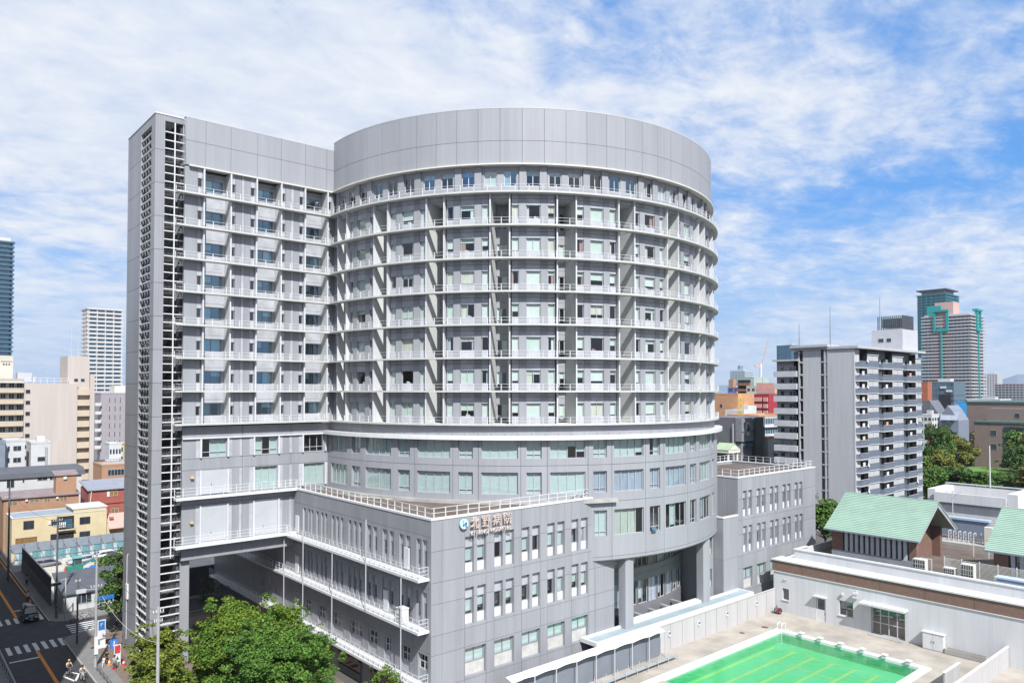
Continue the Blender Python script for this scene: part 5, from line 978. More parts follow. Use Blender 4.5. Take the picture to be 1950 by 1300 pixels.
for k, z in enumerate(FZ):
    if z < 1.5: break
    box(AP, 'shaft_band', APW, ax - .06, ax + .48, 79.0, 80.88, z - 1.9, z - 1.6); box(AP, 'shaft_band', APW, ax - .02, ax + .3, 85.2, 86.0, z - 1.9, z - 1.5)
    # bays along the long face: (open balcony, panel bay) repeated
    for j, (a, b) in enumerate(((162.9, 168.9), (175.2, 182.4), (189.0, 196.2))):
        bal = MB().prism([(a, ay + 1.4), (a + (1.4 if j == 0 else .8), ay - .6), (b - .6, ay - .6), (b, ay + 1.4)], z - 3.3, z - 3.05); o = bal.build('balcony', APW, AP, fix=False)
        MB().prism([(a + (1.4 if j == 0 else .8), ay - .55), (b - .6, ay - .55), (b - .6, ay - .45), (a + (1.4 if j == 0 else .8), ay - .45)], z - 3.05, z - 1.95).prism([(a, ay + 1.3), (a + (1.4 if j == 0 else .8), ay - .5), (a + (1.5 if j == 0 else .9), ay - .4), (a + .1, ay + 1.35)], z - 3.05, z - 1.95).build('balcony_front', APS, o, fix=False)
        MB().bar((a + .9, ay - .55, z - 1.78), (b - .6, ay - .55, z - 1.78), .1).build('handrail', APW, o)
        wy(AP, a + 1.2, b - 1.2, ay + 1.5, z - 2.9, z - .75, 2, name='balcony_window'); box(AP, 'curtain', WARMW, a + 2.0 + random.random() * 1.5, a + 3.6 + random.random() * 1.5, ay + 1.38, ay + 1.42, z - 2.6, z - .9)
        if random.random() < .5: box(AP, 'laundry', random.choice((WHITE, PINK, TEAL, YEL, WHITE)), a + 3.5, a + 4.6, ay - .1, ay - .02, z - 1.9, z - 1.0)
        if random.random() < .25: MB().lathe([(0, .0), (.45, .0), (.4, .1)], k=12).build('satellite_dish', WHITE, AP).matrix_basis = Matrix.Translation((b - 1.2, ay - .75, z - 1.6)) @ Matrix.Rotation(R_(90), 4, 'X')
    for a, b in ((169.0, 175.1), (182.5, 188.9), (196.3, 200.2)):
        box(AP, 'slate_band', APS, a, b, ay, ay + 1.5, z - 3.1, z - 1.55); m_ = (a + b) / 2
        box(AP, 'white_panel', APW, a + .1, m_ - .06, ay + .05, ay + 1.5, z - 1.5, z - .25); box(AP, 'white_panel', APW, m_ + .06, b - .1, ay + .05, ay + 1.5, z - 1.5, z - .25); box(AP, 'floor_edge', APW, a, b, ay - .12, ay + 1.5, z - .22, z - .05)
    for a in (162.85, 168.92, 175.12, 182.42, 188.92, 196.22):
        pass
for a in (168.92, 182.42, 196.22): box(AP, 'dark_seam', DARK, a - .06, a + .1, ay - .05, ay + 1.5, 0, 40.9)
box(AP, 'corner_edge', APW, ax - .03, ax + .25, ay, ay + .3, 0, 41.2); box(AP, 'roof_slab', APW, ax - .3, 200.6, ay - .9, 88.3, 41.2, 41.75); box(AP, 'side_roof_slab', APW, ax - .8, 168, 79, 88, 41.75, 42.3)
PH = box(AP, 'penthouse', mat('apt_penthouse', (.55, .56, .60), .8, .05), 190.5, 199.9, 74.0, 81.4, 41.7, 47.0); wx_(AP, 76.6, 77.8, 190.5, 43.9, 44.9, 1); wx_(AP, 78.4, 79.8, 190.5, 43.9, 44.9, 1)
tk = MB().box(193.6, 197.6, 75.6, 80, 47.8, 50.0); tk.build('roof_tank', mat('tank_green', (.05, .12, .12), .5), AP)
mb = MB()
for k in range(14): t = k / 13; mb.box(192.6 + 6.2 * t, 192.85 + 6.2 * t, 74.6, 74.8, 47.0, 50.6); mb.box(192.6, 192.8, 74.8 + 5.8 * t, 75.0 + 5.8 * t, 47.0, 50.6)
mb.build('tank_screen', SLATE, AP, fix=False); [MB().tube((x, y, z), (x, y, z1), .12, .05).build('antenna_mast', STEEL, AP) for x, y, z, z1 in ((163.5, 79, 42, 51), (163.5, 86.4, 42, 47.5), (192.2, 80, 47, 55.5))]
# rear balcony stack
BS = mat('stack_wall', (.28, .29, .32), .8); box(AP, 'stack_wall', BS, ax + 1, ax + 3, 86.3, 92.3, 0, 38.8)
for k in range(13):
    z = 37.8 - 2.9 * k
    if z < 2: break
    box(AP, 'stack_balcony', mat('apt_pale', (.58, .60, .63), .7), ax - .4, ax + 1, 86.6, 92.4, z - 2.7, z - 1.35); wx_(AP, 90.3, 91.4, ax + 1, z - 1.3, z - .2, 1, name='balcony_window'); wx_(AP, 87.4, 89.2, ax + 1, z - 1.3, z - .2, 2, name='balcony_window')
box(AP, 'stack_roof', APW, ax - .5, ax + 3, 86.3, 92.6, 38.8, 39.2)
# ---- cluster between drum and apartment block
STN = mat('dark_stone', (.17, .17, .185), .6, .1, .6); STL = mat('mid_stone', (.26, .26, .285), .7, .08, .6)
T_ = thing('dark_stone_building', 'dark stone building with oval emblem window near the round ward block', 'building', (170, 106, 0)); box(T_, 'wall', STN, 166, 180, 105, 114, 0, 25.0); box(T_, 'front_wall', STL, 165.9, 171.5, 103.2, 105, 19, 24.9); box(T_, 'lower_wall', STL, 166.3, 171.2, 103.6, 105, 0, 18.6); box(T_, 'side_wall', mat('green_stone', (.07, .10, .10), .6), 171.5, 175, 102.5, 105, 0, 25)
ov = MB().lathe([(0, 0), (1.0, 0), (1.0, .12), (.88, .14), (.86, .05), (0, .05)], k=24); o = ov.build('oval_emblem', FRAME, T_); o.matrix_basis = Matrix.Translation((168.6, 103.15, 22.1)) @ Matrix.Rotation(R_(90), 4, 'X') @ Matrix.Diagonal((1.1, 1.75, 1, 1)); WM[o.name] = o.matrix_basis.copy()
MB().prism([(167.9, 21.6), (169.4, 21.6), (169.4, 22.6), (168.7, 23.5)], 102.9, 103.0, axis='y').build('emblem_glass', DGLASS, T_); box(T_, 'bay_window', BGLASS, 167.2, 170.6, 103.0, 103.6, 17.6, 18.7)
for x in (167, 168.4, 169.8): wy(T_, x, x + .9, 103.6, 14.6, 15.7, 1)
box(T_, 'groove', DARK, 165.85, 171.5, 103.15, 103.2, 21.3, 21.5); MB().tube((165.6, 105.5, 14), (165.6, 105.5, 23.5), .12).build('drain_pipe', FRAME, T_)
T_ = thing('green_roof_portico', 'small classical portico with green pediment roof', 'building', (150, 96, 0)); MB().prism([(147.2, 18.3), (149.6, 19.8), (152.2, 18.3)], 95, 99, axis='y').build('pediment', mat('verdigris', (.36, .47, .30), .6), T_); MB().prism([(147.9, 18.35), (149.6, 19.4), (151.5, 18.35)], 94.9, 95, axis='y').build('tympanum', WARMW, T_); box(T_, 'entablature', WARMW, 147.3, 152, 95, 99, 17.6, 18.3); box(T_, 'rear_wall', mat('portico_dark', (.10, .10, .11), .8), 147.6, 151.8, 97.5, 99, 0, 17.6)
for x in (147.6, 151.3): MB().lathe([(.32, 12), (.26, 17.4), (.4, 17.6)], (x + .2, 95.5), 12).build('column', WARMW, T_)
T_ = bld('grey_flats', 'grey flats with glazed balconies and orange roof edge', mat('pale_grey_wall', (.50, .52, .54), .8), 204, 226, 121, 132, 24.0, cop=mat('terracotta', (.58, .30, .17), .8)); rows_stuff(T_, 'y', 121, 205, 216, 3, 24, 3, 8, .75, .55, BGLASS); slabs(T_, 204, 216, 121, 121.5, [3 + 3 * k for k in range(7)], .3, .8)
T_ = bld('white_flats', 'white flats with terracotta roof edge beside the balcony stack', OFFW, 181.5, 187, 105, 112, 19.0, cop=mat('terracotta', (.58, .30, .17), .8))
for k in range(5): wx_(T_, 106.5, 107.8, 181.5, 4.2 + 3 * k, 5.6 + 3 * k, 1); wy(T_, 184.6, 186.6, 105, 4.2 + 3 * k, 5.8 + 3 * k, 2); box(T_, 'balcony', APW, 184.2, 187, 104.2, 105, 3 + 3 * k, 3.3 + 3 * k)
def simple(nm, lb, m, x, y, w, d, h, n=4, fl=3.0, glassm=None, cat='building', group=None, **k):
    T_ = bld(nm, lb, m, x, x + w, y, y + d, h, cat=cat, group=group, **k); rows_stuff(T_, 'y', y, x, x + w, 1, h, fl, n, .6, .45, glassm); rows_stuff(T_, 'x', x, y, y + d, 1, h, fl, n, .6, .45, glassm); px2 = x + w * random.uniform(.15, .5); box(T_, 'roof_plant', FRAME, px2, px2 + w * .3, y + d * .2, y + d * .6, h + .05, h + random.uniform(1.2, 2.8)); MB().tube((px2 + w * .1, y + d * .3, h), (px2 + w * .1, y + d * .3, h + 5), .09).build('aerial', STEEL, T_); return T_
T_ = bld('orange_block', 'orange rendered block with small square window near the round ward block', mat('orange_render', (.58, .31, .17), .85), 261, 273, 164, 176, 30.4); wx_(T_, 171, 172.4, 261, 25, 26.6, 1); box(T_, 'annex', OFFW, 255, 263, 158, 166, 0, 24.5); box(T_, 'white_panel', OFFW, 262, 268, 160, 164, 0, 26)
T_ = bld('brown_green_block', 'apartment block with brown balconies and pale green side wall', mat('sage_wall', (.42, .52, .47), .85), 338, 352, 203, 212, 38.4)
for k in range(10): box(T_, 'brown_balcony', mat('brown_balcony', (.30, .14, .09), .8), 336.8, 338, 205, 212.2, 36 - 3 * k - 1.3, 36 - 3 * k); box(T_, 'balcony_gap', DARK, 337.6, 338, 205, 212, 36 - 3 * k, 36 - 3 * k + 1.6)
mb = MB()
for k in range(10):
    for x in (341, 344): mb.box(x, x + .6, 202.92, 203, 6 + 3 * k, 7 + 3 * k)
stuff(mb.build('window_rows', DGLASS, T_, fix=False))
simple('blue_white_office_tower', 'pale blue grey office tower with roof drum on the hazy skyline', mat('pale_blue_wall', (.45, .52, .56)), 792, 488, 18, 20, 56.5, 10, 2.6, BGLASS); tag(MB().lathe([(0, 56), (3.2, 56), (3.2, 63), (0, 63)], (799, 498), 14).build('roof_drum', mat('blue_drum', (.20, .30, .42), .5)), 'blue cylinder on top of the pale office tower', 'tank')
T_ = bld('red_stair_block', 'red apartment block with pink balcony fronts', mat('crimson_wall', (.38, .035, .05), .8), 300, 309, 173, 183, 30.0)
for k in range(6):
    for a, b in ((173.4, 175.4), (176.4, 180), (180.6, 182.6)): box(T_, 'pink_balcony', PINK, 299.4, 300, a, b, 27.2 - 2.9 * k, 29 - 2.9 * k)
simple('cream_block', 'cream block with dark windows behind the red block', mat('cream_wall', (.66, .62, .52)), 326, 190, 10, 10, 34.0, 4, 3)
T_ = simple('pink_top_block', 'mauve block with salmon pink top storey next to the balcony stack', mat('mauve_wall', (.36, .33, .35)), 312, 177, 9, 9, 30.5, 3, 3); box(T_, 'pink_storey', PINK, 312, 321, 176.9, 186, 31, 35.6)
T_ = simple('violet_block', 'small violet block left of the brown balcony block', mat('violet_wall', (.18, .19, .42), .8), 370, 231, 7, 8, 33.5, 2, 3); box(T_, 'brick_tower', BRN, 371, 374, 236, 239, 33, 38.5); MB().lathe([(0, 0), (1.4, 0), (1.2, .4)], k=14).build('satellite_dish', WHITE, T_).matrix_basis = Matrix.Translation((369.5, 232.5, 30)) @ Matrix.Rotation(R_(-90), 4, 'Y')
T_ = thing('yellow_lattice_frame', 'yellow lattice steel frame before the sage green side wall', 'scaffold', (187, 116, 20)); YS = mat('yellow_steel', (.65, .48, .06), .5)
for x in (186.5, 187.3): 
    for y in (115.9, 116.9): MB().bar((x, y, 14), (x, y, 29.8), .14).build('upright', YS, T_)
for k in range(8): z = 15 + 2 * k; MB().bar((186.5, 115.9, z), (187.3, 116.9, z + 1.8), .1).bar((186.5, 116.9, z), (187.3, 115.9, z + 1.8), .1).bar((186.5, 115.9, z), (186.5, 116.9, z), .1).build('brace', YS, T_)
T_ = thing('tower_crane', 'thin red and white tower crane on the skyline', 'crane', (560, 330, 0)); MB().tube((560, 330, 0), (560, 330, 55), .9).build('mast', WHITE, T_); MB().bar((560, 330, 52), (565, 326, 74), .6).bar((560, 330, 52), (556, 333, 53), 1.6).build('jib', mat('crane_red', (.62, .42, .42), .6), T_)
simple('dark_blue_tower', 'narrow dark blue tower half hidden by the balcony stack', mat('navy_slab', (.16, .24, .33)), 520, 281, 14, 12, 66, 4, 3, BGLASS)
# ---- residential towers on the right
T_ = tower('teal_glass_tower', 'teal glass tower rising behind the white tower with teal frames', 930, 322, 38, 30, 141, 3.1, mat('teal_dark', (.015, .07, .10), .4), mat('teal_slab', (.04, .20, .25), .5), mat('teal_glass', (.02, .13, .17), .1, .3, .1, spec=1), 6); box(T_, 'crown', mat('crown_grey', (.36, .42, .48), .6), 915, 944, 310, 334, 142, 146.5); box(T_, 'crown_slab', SLATE, 910, 948, 306, 338, 146.5, 147.8)
RT = thing('balcony_ring_tower', 'white residential tower with teal framed corner openings and brick red bays', 'tower block', (778, 255, 0), 'towers on the skyline'); RW_ = mat('ring_tower_wall', (.56, .55, .57), .8); TL = mat('teal_frame', (.02, .34, .33), .5); BRD = mat('brick_bay', (.52, .33, .29), .8)
box(RT, 'wall', RW_, 762, 800, 238, 276, 0, 104); 
for k in range(33):
    z = 2.5 + k * 3.1; MB().box(759.5, 774, 235.5, 278, z, z + 1.15).box(774, 802, 235.6, 250, z, z + 1.145).build('balcony', APW, RT, fix=False)
rows_stuff(RT, 'x', 762, 238, 276, 3, 103, 3.1, 12, .5, .45, DGLASS, proud=.3); rows_stuff(RT, 'y', 238, 762, 800, 3, 103, 3.1, 8, .5, .45, DGLASS, proud=.3)
for y in (252, 262): box(RT, 'brick_bay', BRD, 761.6, 762, y, y + 6, 0, 92)
box(RT, 'teal_column', TL, 758.6, 759.6, 259.6, 260.8, 0, 92); box(RT, 'teal_column', TL, 778, 779.2, 234.6, 235.6, 0, 92); box(RT, 'brick_bay', BRD, 772, 778, 237.6, 238, 0, 92)
def frame_x(y0, y1): return MB().box(758.4, 760.4, y0, y0 + 2, 88, 108).box(758.4, 760.4, y1 - 2, y1, 88, 108).box(758.4, 760.4, y0 + 2, y1 - 2, 88, 90.5).box(758, 762, y0 - .3, y1 + 1, 106.5, 108.4)
frame_x(254, 267).build('teal_frame', TL, RT, fix=False); MB().box(773, 775, 234, 236, 88, 108).box(782, 784, 234, 236, 88, 108).box(775, 782, 234, 236, 88, 90.5).box(772, 786, 233.5, 238, 106.5, 108.4).build('teal_frame', TL, RT, fix=False)
box(RT, 'opening_back', BRD, 760.5, 761.5, 256, 265, 90.5, 107); box(RT, 'roof_house', mat('salmon_wall', (.62, .40, .36), .8), 766, 782, 252, 268, 104, 116); box(RT, 'roof_teal_box', TL, 764, 770, 262, 274, 104, 113)
# ---- museum, gables, glass block, others
MUS = mat('museum_brown', (.25, .19, .17), .85, .06, .5); T_ = thing('brown_museum', 'large plain brown building above the park trees', 'building', (390, 105, 0)); box(T_, 'wall', MUS, 372, 440, 60, 117.5, 0, 26.6); box(T_, 'roof_rim', mat('green_rim', (.08, .16, .15), .6), 371.6, 440.4, 59.6, 118, 26.6, 27.3); box(T_, 'lower_block', MUS, 352, 372, 60, 108.5, 0, 18.6); box(T_, 'lower_rim', mat('green_rim', (.08, .16, .15)), 351.6, 372, 59.6, 109, 18.6, 19.3); box(T_, 'roof_house', MUS, 360, 370, 92, 106, 19, 24.5)
wx_(T_, 100.2, 102.6, 351.95, 13.2, 15.6, 1); wx_(T_, 100.2, 102.6, 351.95, 7.5, 10, 1); wx_(T_, 94, 96, 359.95, 20.6, 22.6, 1); box(T_, 'glazed_strip', DGLASS, 351.7, 352, 62, 97.5, 5, 17.2)
for k in range(9): box(T_, 'blind_panel', mat('strip_blind', (.30, .34, .36), .7), 351.6, 351.7, 64 + k * 3.6, 66.4 + k * 3.6, 13.0, 15.0)
GB = mat('gable_grey', (.22, .25, .32), .7, .06, 1); T_ = thing('gabled_grey_building', 'blue grey building with steep gabled roofs and slit windows', 'building', (332, 111, 0)); MB().prism([(107.3, 0), (113.6, 0), (113.6, 21.5), (111.2, 26), (109.8, 24.4), (107.3, 20)], 330, 342, axis='x').build('wall', GB, T_)
for z in (10, 14.2): 
    for y in (108, 110.8):
        for k in range(4): box(T_, 'slit_window', DGLASS, 329.85, 330, y + k * .55, y + k * .55 + .35, z, z + 1.1)
MB().prism([(328.5, 20.2), (331, 23.4), (331, 23.2), (328.5, 20.0)], 107.3, 113.6, axis='y').build('roof_slope', mat('gable_pale', (.34, .38, .46), .6), T_)
T_ = thing('steep_gable_block', 'dark grey block with one tall steep roof left of the gabled building', 'building', (358, 127, 0)); MB().prism([(121, 0), (131, 0), (131, 27), (127, 27.8), (121, 18)], 355, 366, axis='x').build('wall', mat('gable_dark', (.15, .16, .19), .7), T_); box(T_, 'window', DGLASS, 354.9, 355, 126, 128.5, 21, 22.6)
T_ = simple('white_red_flats', 'white narrow flats with red window panels beside the slate balconies', OFFW, 322.5, 114.5, 8, 4.5, 22, 3, 2.6); 
for k in range(5): box(T_, 'red_panel', mat('red_panel', (.5, .08, .12), .7), 322.3, 322.5, 115.2, 116, 4 + 3.4 * k, 5.2 + 3.4 * k)
T_ = simple('glass_sign_block', 'dark glass block with white lettering below the white tower', mat('glass_block', (.12, .17, .21), .4), 455, 150, 18, 16, 36.6, 8, 3, BGLASS); box(T_, 'dark_atrium', DARK, 454.8, 455, 151.5, 157.5, 10, 30); 
for y, z in ((153.8, 33.4), (150.8, 31.4)): box(T_, 'letter_board', WHITE, 454.6, 455, y, y + 3, z, z + 1.1)
bld('brick_orange_slab', 'narrow orange brick slab peeping out behind the slate balconies', mat('orange_brick', (.42, .14, .08), .8), 430, 436, 154.5, 158.5, 36.4); bld('bright_blue_hoarding', 'bright blue sheeted block beneath the white tower', mat('cyan_sheet', (.05, .42, .85), .5, .05), 424, 430, 133, 138.4, 26)
simple('white_low_office', 'white low office with dark square opening left of the far slab of flats', OFFW, 520, 146, 20, 18, 26.5, 5, 3)
T_ = bld('long_far_flats', 'long far slab of flats with red roof line on the horizon', mat('far_flats', (.36, .37, .40), .8), 1035, 1120, 200, 296, 40, cop=mat('red_roof_line', (.50, .16, .14), .8)); rows_stuff(T_, 'x', 1035, 200, 296, 2, 40, 3, 26, .7, .5)
simple('distant_red_flats', 'distant flats with red end wall above the long slab', OFFW, 1300, 368, 24, 22, 58, 6, 3)
# far low city on the right and left of the hospital
random.seed(21); CITY = [mat('city_%d' % i, c, .85, .08) for i, c in enumerate(((.50, .51, .53), (.42, .40, .38), (.58, .56, .52), (.34, .36, .40), (.46, .36, .30)))]
spots = []
for k in range(64): d = random.uniform(330, 1100) if k < 34 else random.uniform(240, 700); u = random.uniform(1368, 1478) if k < 20 else random.uniform(1830, 1960) if k < 26 else random.uniform(150, 242) if k < 34 else random.uniform(178, 244) if k < 46 else random.uniform(1366, 1480); spots.append((d, u))
# positions worked out once as bearings from the crossroads, fixed as ground coordinates below
adj = ('grey', 'tan', 'cream', 'slate', 'brown')
for k, (d, u) in enumerate(spots):
    r = (u - 975) / 1405 * d; x, y = .654 * d + .7565 * r, .7565 * d - .654 * r; h = random.uniform(9, 20) + (8 if d > 700 else 0); w = random.uniform(10, 20)
    simple('distant_building', 'small distant ' + adj[k % 5] + ' building in the far low city', CITY[k % 5], x, y, w, w * .8, h, 5, 3, group='far low city, %s ones' % adj[k % 5])
hm = MB(); n = 40
hill = mat('haze_tinted_hill', (.12, .17, .26), 1, .1, .002)  # distance haze is painted into the hills as a bluish colour
for i in range(n):
    def hp(k): a = R_(-8 + 70 * k / n); return 7200 * math.cos(a), 7200 * math.sin(a), 60 + 55 * max(0, math.sin(k * .55) + .5 * math.sin(k * 1.7)) + (75 if 9 < k < 14 else 0)
    A, B = hp(i), hp(i + 1); hm.quad((A[0], A[1], -20), (B[0], B[1], -20), (B[0] * 1.05, B[1] * 1.05, B[2]), (A[0] * 1.05, A[1] * 1.05, A[2])); hm.quad((A[0] * 1.05, A[1] * 1.05, A[2]), (B[0] * 1.05, B[1] * 1.05, B[2]), (B[0] * 1.2, B[1] * 1.2, -20), (A[0] * 1.2, A[1] * 1.2, -20))
struct(hm.build('hills', hill, fix=False))
# ================================================================ TREES
random.seed(5)
def leafmat(n, c, c2, isl=.35):
    m = mat(n, c, .6, .2, .5, island=isl, col2=c2, spec=.25); b = m.node_tree.nodes['Principled BSDF']
    try: b.inputs['Transmission Weight'].default_value = 0; b.inputs['Subsurface Weight'].default_value = 0
    except Exception: pass
    return m
LG = leafmat('leaf_maple', (.055, .125, .014), (.15, .225, .02)); LD = leafmat('leaf_dark', (.04, .095, .018), (.085, .155, .025)); LO = leafmat('leaf_olive', (.10, .125, .018), (.20, .20, .03)); LF = leafmat('leaf_feathery', (.085, .135, .016), (.19, .225, .03)); LM = leafmat('leaf_mid', (.045, .125, .017), (.105, .20, .026))
BARK = mat('bark', (.10, .075, .055), .95, .25, 3, bump=.4)
def crown_mesh(clumps, per, size, seed, flat=.35):
    rnd = random.Random(seed); v, f = [], []
    for (cx, cy, cz, rx, ry, rz) in clumps:
        for _ in range(int(per * rx * ry * rz ** .5)):
            while True:
                a, b, c = rnd.uniform(-1, 1), rnd.uniform(-1, 1), rnd.uniform(-1, 1); q = a * a + b * b + c * c
                if q <= 1 and q > .25 * rnd.random(): break
            s = size * rnd.uniform(.6, 1.35); p = Vector((cx + a * rx, cy + b * ry, cz + c * rz))
            nrm = Vector((a * .5 + rnd.gauss(0, .5), b * .5 + rnd.gauss(0, .5), abs(c) * .4 + rnd.uniform(.2, 1.0))).normalized()
            t = nrm.cross(Vector((rnd.gauss(0, 1), rnd.gauss(0, 1), rnd.gauss(0, 1)))).normalized() * s; w = nrm.cross(t) * rnd.uniform(.45, .8); n = len(v)
            v += [tuple(p - t * .5), tuple(p + w * .5 - t * .05), tuple(p + t * .6), tuple(p - w * .5 - t * .05)]; f.append((n, n + 1, n + 2, n + 3))
    me = bpy.data.meshes.new('crown'); me.from_pydata(v, [], f); me.update(); return me
def clumps_for(rnd, R, H, base, n, big=1.0):
    c = []
    for i in range(n):
        a = rnd.uniform(0, 6.283); t = i / n; z = base + (H - base) * (.15 + .8 * t) * rnd.uniform(.85, 1.05); rr = R * (1 - .55 * max(0, (z - base) / (H - base) - .35)) * rnd.uniform(.25, .85); q = R * rnd.uniform(.15, .32) * big
        c.append((rr * math.cos(a), rr * math.sin(a), min(z, H - q * .5), q, q, q * rnd.uniform(.5, .75)))
    for i in range(n // 2):   # ragged outlying sprays
        a = rnd.uniform(0, 6.283); t = rnd.random(); z = base + (H - base) * (.25 + .85 * t); rr = R * (1.12 - .75 * max(0, t - .3)); q = R * rnd.uniform(.06, .14)
        c.append((rr * math.cos(a), rr * math.sin(a), z, q, q, q * .6))
    return c
def tree(name, label, x, y, z0, H, R, leaf, n=22, per=260, size=.3, base=.35, group=None, seed=1, trunk=.22):
    T_ = thing(name, label, 'tree', (x, y, z0), group); M_ = WM[T_.name]; rnd = random.Random(seed); big = 1.0 if H < 10.5 and size < .4 else 1.35; cl = clumps_for(rnd, R, H, H * base, int(n * (2.1 if big == 1.0 else 1.2)), big)
    me = crown_mesh(cl, per * (1.75 if big == 1.0 else 1), size * (.8 if big == 1.0 else 1), seed); me.materials.append(leaf); put('crown', me, T_, M_)
    tb = MB(); tb.tube((0, 0, -.1), (.1, .05, H * base), trunk, trunk * .75, 8).tube((.1, .05, H * base), (.0, .1, H * .8), trunk * .75, trunk * .3, 7)
    for c in cl[::2]: tb.tube((.05, .05, H * base * rnd.uniform(.8, 1.2)), (c[0] * .9, c[1] * .9, c[2]), trunk * .38, trunk * .1, 5)
    o = put('trunk', tb.mesh('trunk'), T_, M_); o.data.materials.append(BARK); return T_
NG = 'street trees in front of the hospital'
tree('maple_tree', 'yellow green maple below the hospital walkways, its crown the tallest of the front trees', 28.6, 75.0, .1, 9.7, 5.2, LG, 40, 330, .30, .25, NG, 11, .2)
tree('maple_tree', 'dark green maple in front, at the bottom edge of the picture', 28.6, 67.4, .1, 9.0, 4.9, LM, 44, 330, .30, .2, NG, 12, .2)
tree('maple_tree', 'mid green maple under the lowest walkway, nearest the lettering wing', 32.8, 69.0, .1, 8.0, 3.2, LM, 28, 330, .28, .25, NG, 13, .16)
tree('maple_tree', 'yellowish maple squeezed between the tallest front tree and the lowest walkway', 33.0, 74.0, .1, 9.2, 3.7, LG, 28, 330, .28, .25, NG, 14, .16)
tree('maple_tree', 'small bright green maple by the entrance glazing at the picture bottom', 37.6, 62.0, .1, 5.4, 2.0, LG, 16, 330, .24, .25, NG, 15, .1)
tree('feathery_tree', 'feathery yellow green tree in front of the stair tower base', 22.0, 80.6, .1, 7.2, 3.1, LF, 34, 300, .34, .25, NG, 16, .14)
tree('feathery_tree', 'low feathery yellow green tree at the picture bottom by the utility pole', 20.6, 74.5, .1, 6.6, 2.9, LF, 32, 300, .34, .2, NG, 17, .12)
tree('street_tree', 'round dark green tree beyond the blank side of the stair tower', 24.6, 108.0, .1, 11.0, 2.9, LD, 26, 240, .34, .2, NG, 18, .18)
tree('street_tree', 'thin dark tree standing in the shaded passage under the wing', 33.0, 97.0, .1, 8.2, 1.9, LD, 14, 160, .3, .45, NG, 19, .12)
for i, (x, y) in enumerate(((30.5, 99), (32.5, 100), (35, 99.5))): tree('shrub', ['low dark shrub in the passage nearest the stair tower', 'low dark shrub in the middle of the passage bed', 'low dark shrub in the passage nearest the front wing'][i], x, y, .1, 1.5, 1.0, LD, 10, 320, .22, .1, 'shrubs in the passage', 30 + i, .05)
# park beyond the apartment block
struct(MB().box(222, 352, 52, 150, -.02, .02).build('park_lawn', mat('park_grass', (.11, .22, .035), .95, .3, .15, bump=.2), fix=False))
PK = [(232, 84, 13, 5.5, LM, 'mid green'), (238, 92, 14, 5, LM, 'mid green'), (246, 82, 9, 6.2, LD, 'dark green'), (250, 94, 12, 5, LO, 'olive'), (258, 88, 13, 6.2, LO, 'olive'), (262, 103, 13, 5, LM, 'mid green'), (266, 76, 6, 5, LD, 'dark green'), (283, 79, 5, 4.5, LM, 'mid green'), (300, 104, 19, 5.2, LD, 'dark green'), (296, 111, 14, 4.6, LM, 'mid green'), (312, 101, 15, 6.5, LO, 'olive'), (290, 75, 15, 7, LD, 'dark green'), (298, 68, 18, 7.5, LO, 'olive'), (310, 78, 18, 7, LO, 'olive'), (322, 84, 17, 6.5, LM, 'mid green'), (280, 66, 15, 7, LD, 'dark green'), (330, 72, 22, 8, LO, 'olive'), (340, 84, 18, 6, LM, 'mid green'), (316, 64, 19, 8, LM, 'mid green'), (262, 64, 10, 6, LO, 'olive'), (262, 94, 5, 3.5, LM, 'mid green'), (284, 112, 13, 5, LO, 'olive'), (228, 96, 12, 5, LO, 'olive'), (240, 74, 9, 5.5, LM, 'mid green')]
LB = ['mid green park tree nearest the slate balconies of the apartment block', 'mid green park tree half hidden by the apartment block', 'dark green park tree low beside the apartment block', 'olive park tree in the first row, close to the apartment block', 'broad olive park tree in the middle of the first row', 'tall mid green park tree behind the first row, near the white narrow flats', 'low dark green park tree behind the rooftop stair house', 'low mid green park tree at the edge of the lawn', 'tall pointed dark green park tree before the gabled grey building', 'mid green park tree left of the pointed dark one', 'broad olive park tree beneath the brown museum corner', 'dark green park tree right of the flag pole', 'broad olive park tree right of the flag pole', 'olive park tree behind the flag pole, higher up', 'mid green park tree under the museum glazed strip', 'dark green park tree low at the picture edge', 'largest olive park tree at the picture edge', 'mid green park tree close to the museum wall', 'tall mid green park tree at the picture edge below the museum', 'olive park tree in front at the picture edge', 'small mid green park tree beside the lawn', 'olive park tree behind the tall mid green one', 'olive park tree behind the apartment block corner', 'mid green park tree in front of the lawn']
protos = {}
for i, (x, y, H, R, lf, nm) in enumerate(PK):
    key = (lf.name, i % 2)
    if key not in protos:
        protos[key] = (tree('park_tree', LB[i], x, y, 0, H, R, lf, 24, 90, .62, .15, 'park trees, %s ones' % nm, 100 + i, .35), H, R)
    else:
        p, H0, R0 = protos[key]; c = copy_tree(p, TR(x, y, 0, i * 1.3) @ Matrix.Diagonal((R / R0, R / R0, H / H0, 1)), LB[i]); c['group'] = 'park trees, %s ones' % nm
tree('park_tree', 'sliver of green tree between the right wing and the green roof', 146, 72, 0, 11, 4, LM, 20, 120, .45, .15, None, 201, .25)
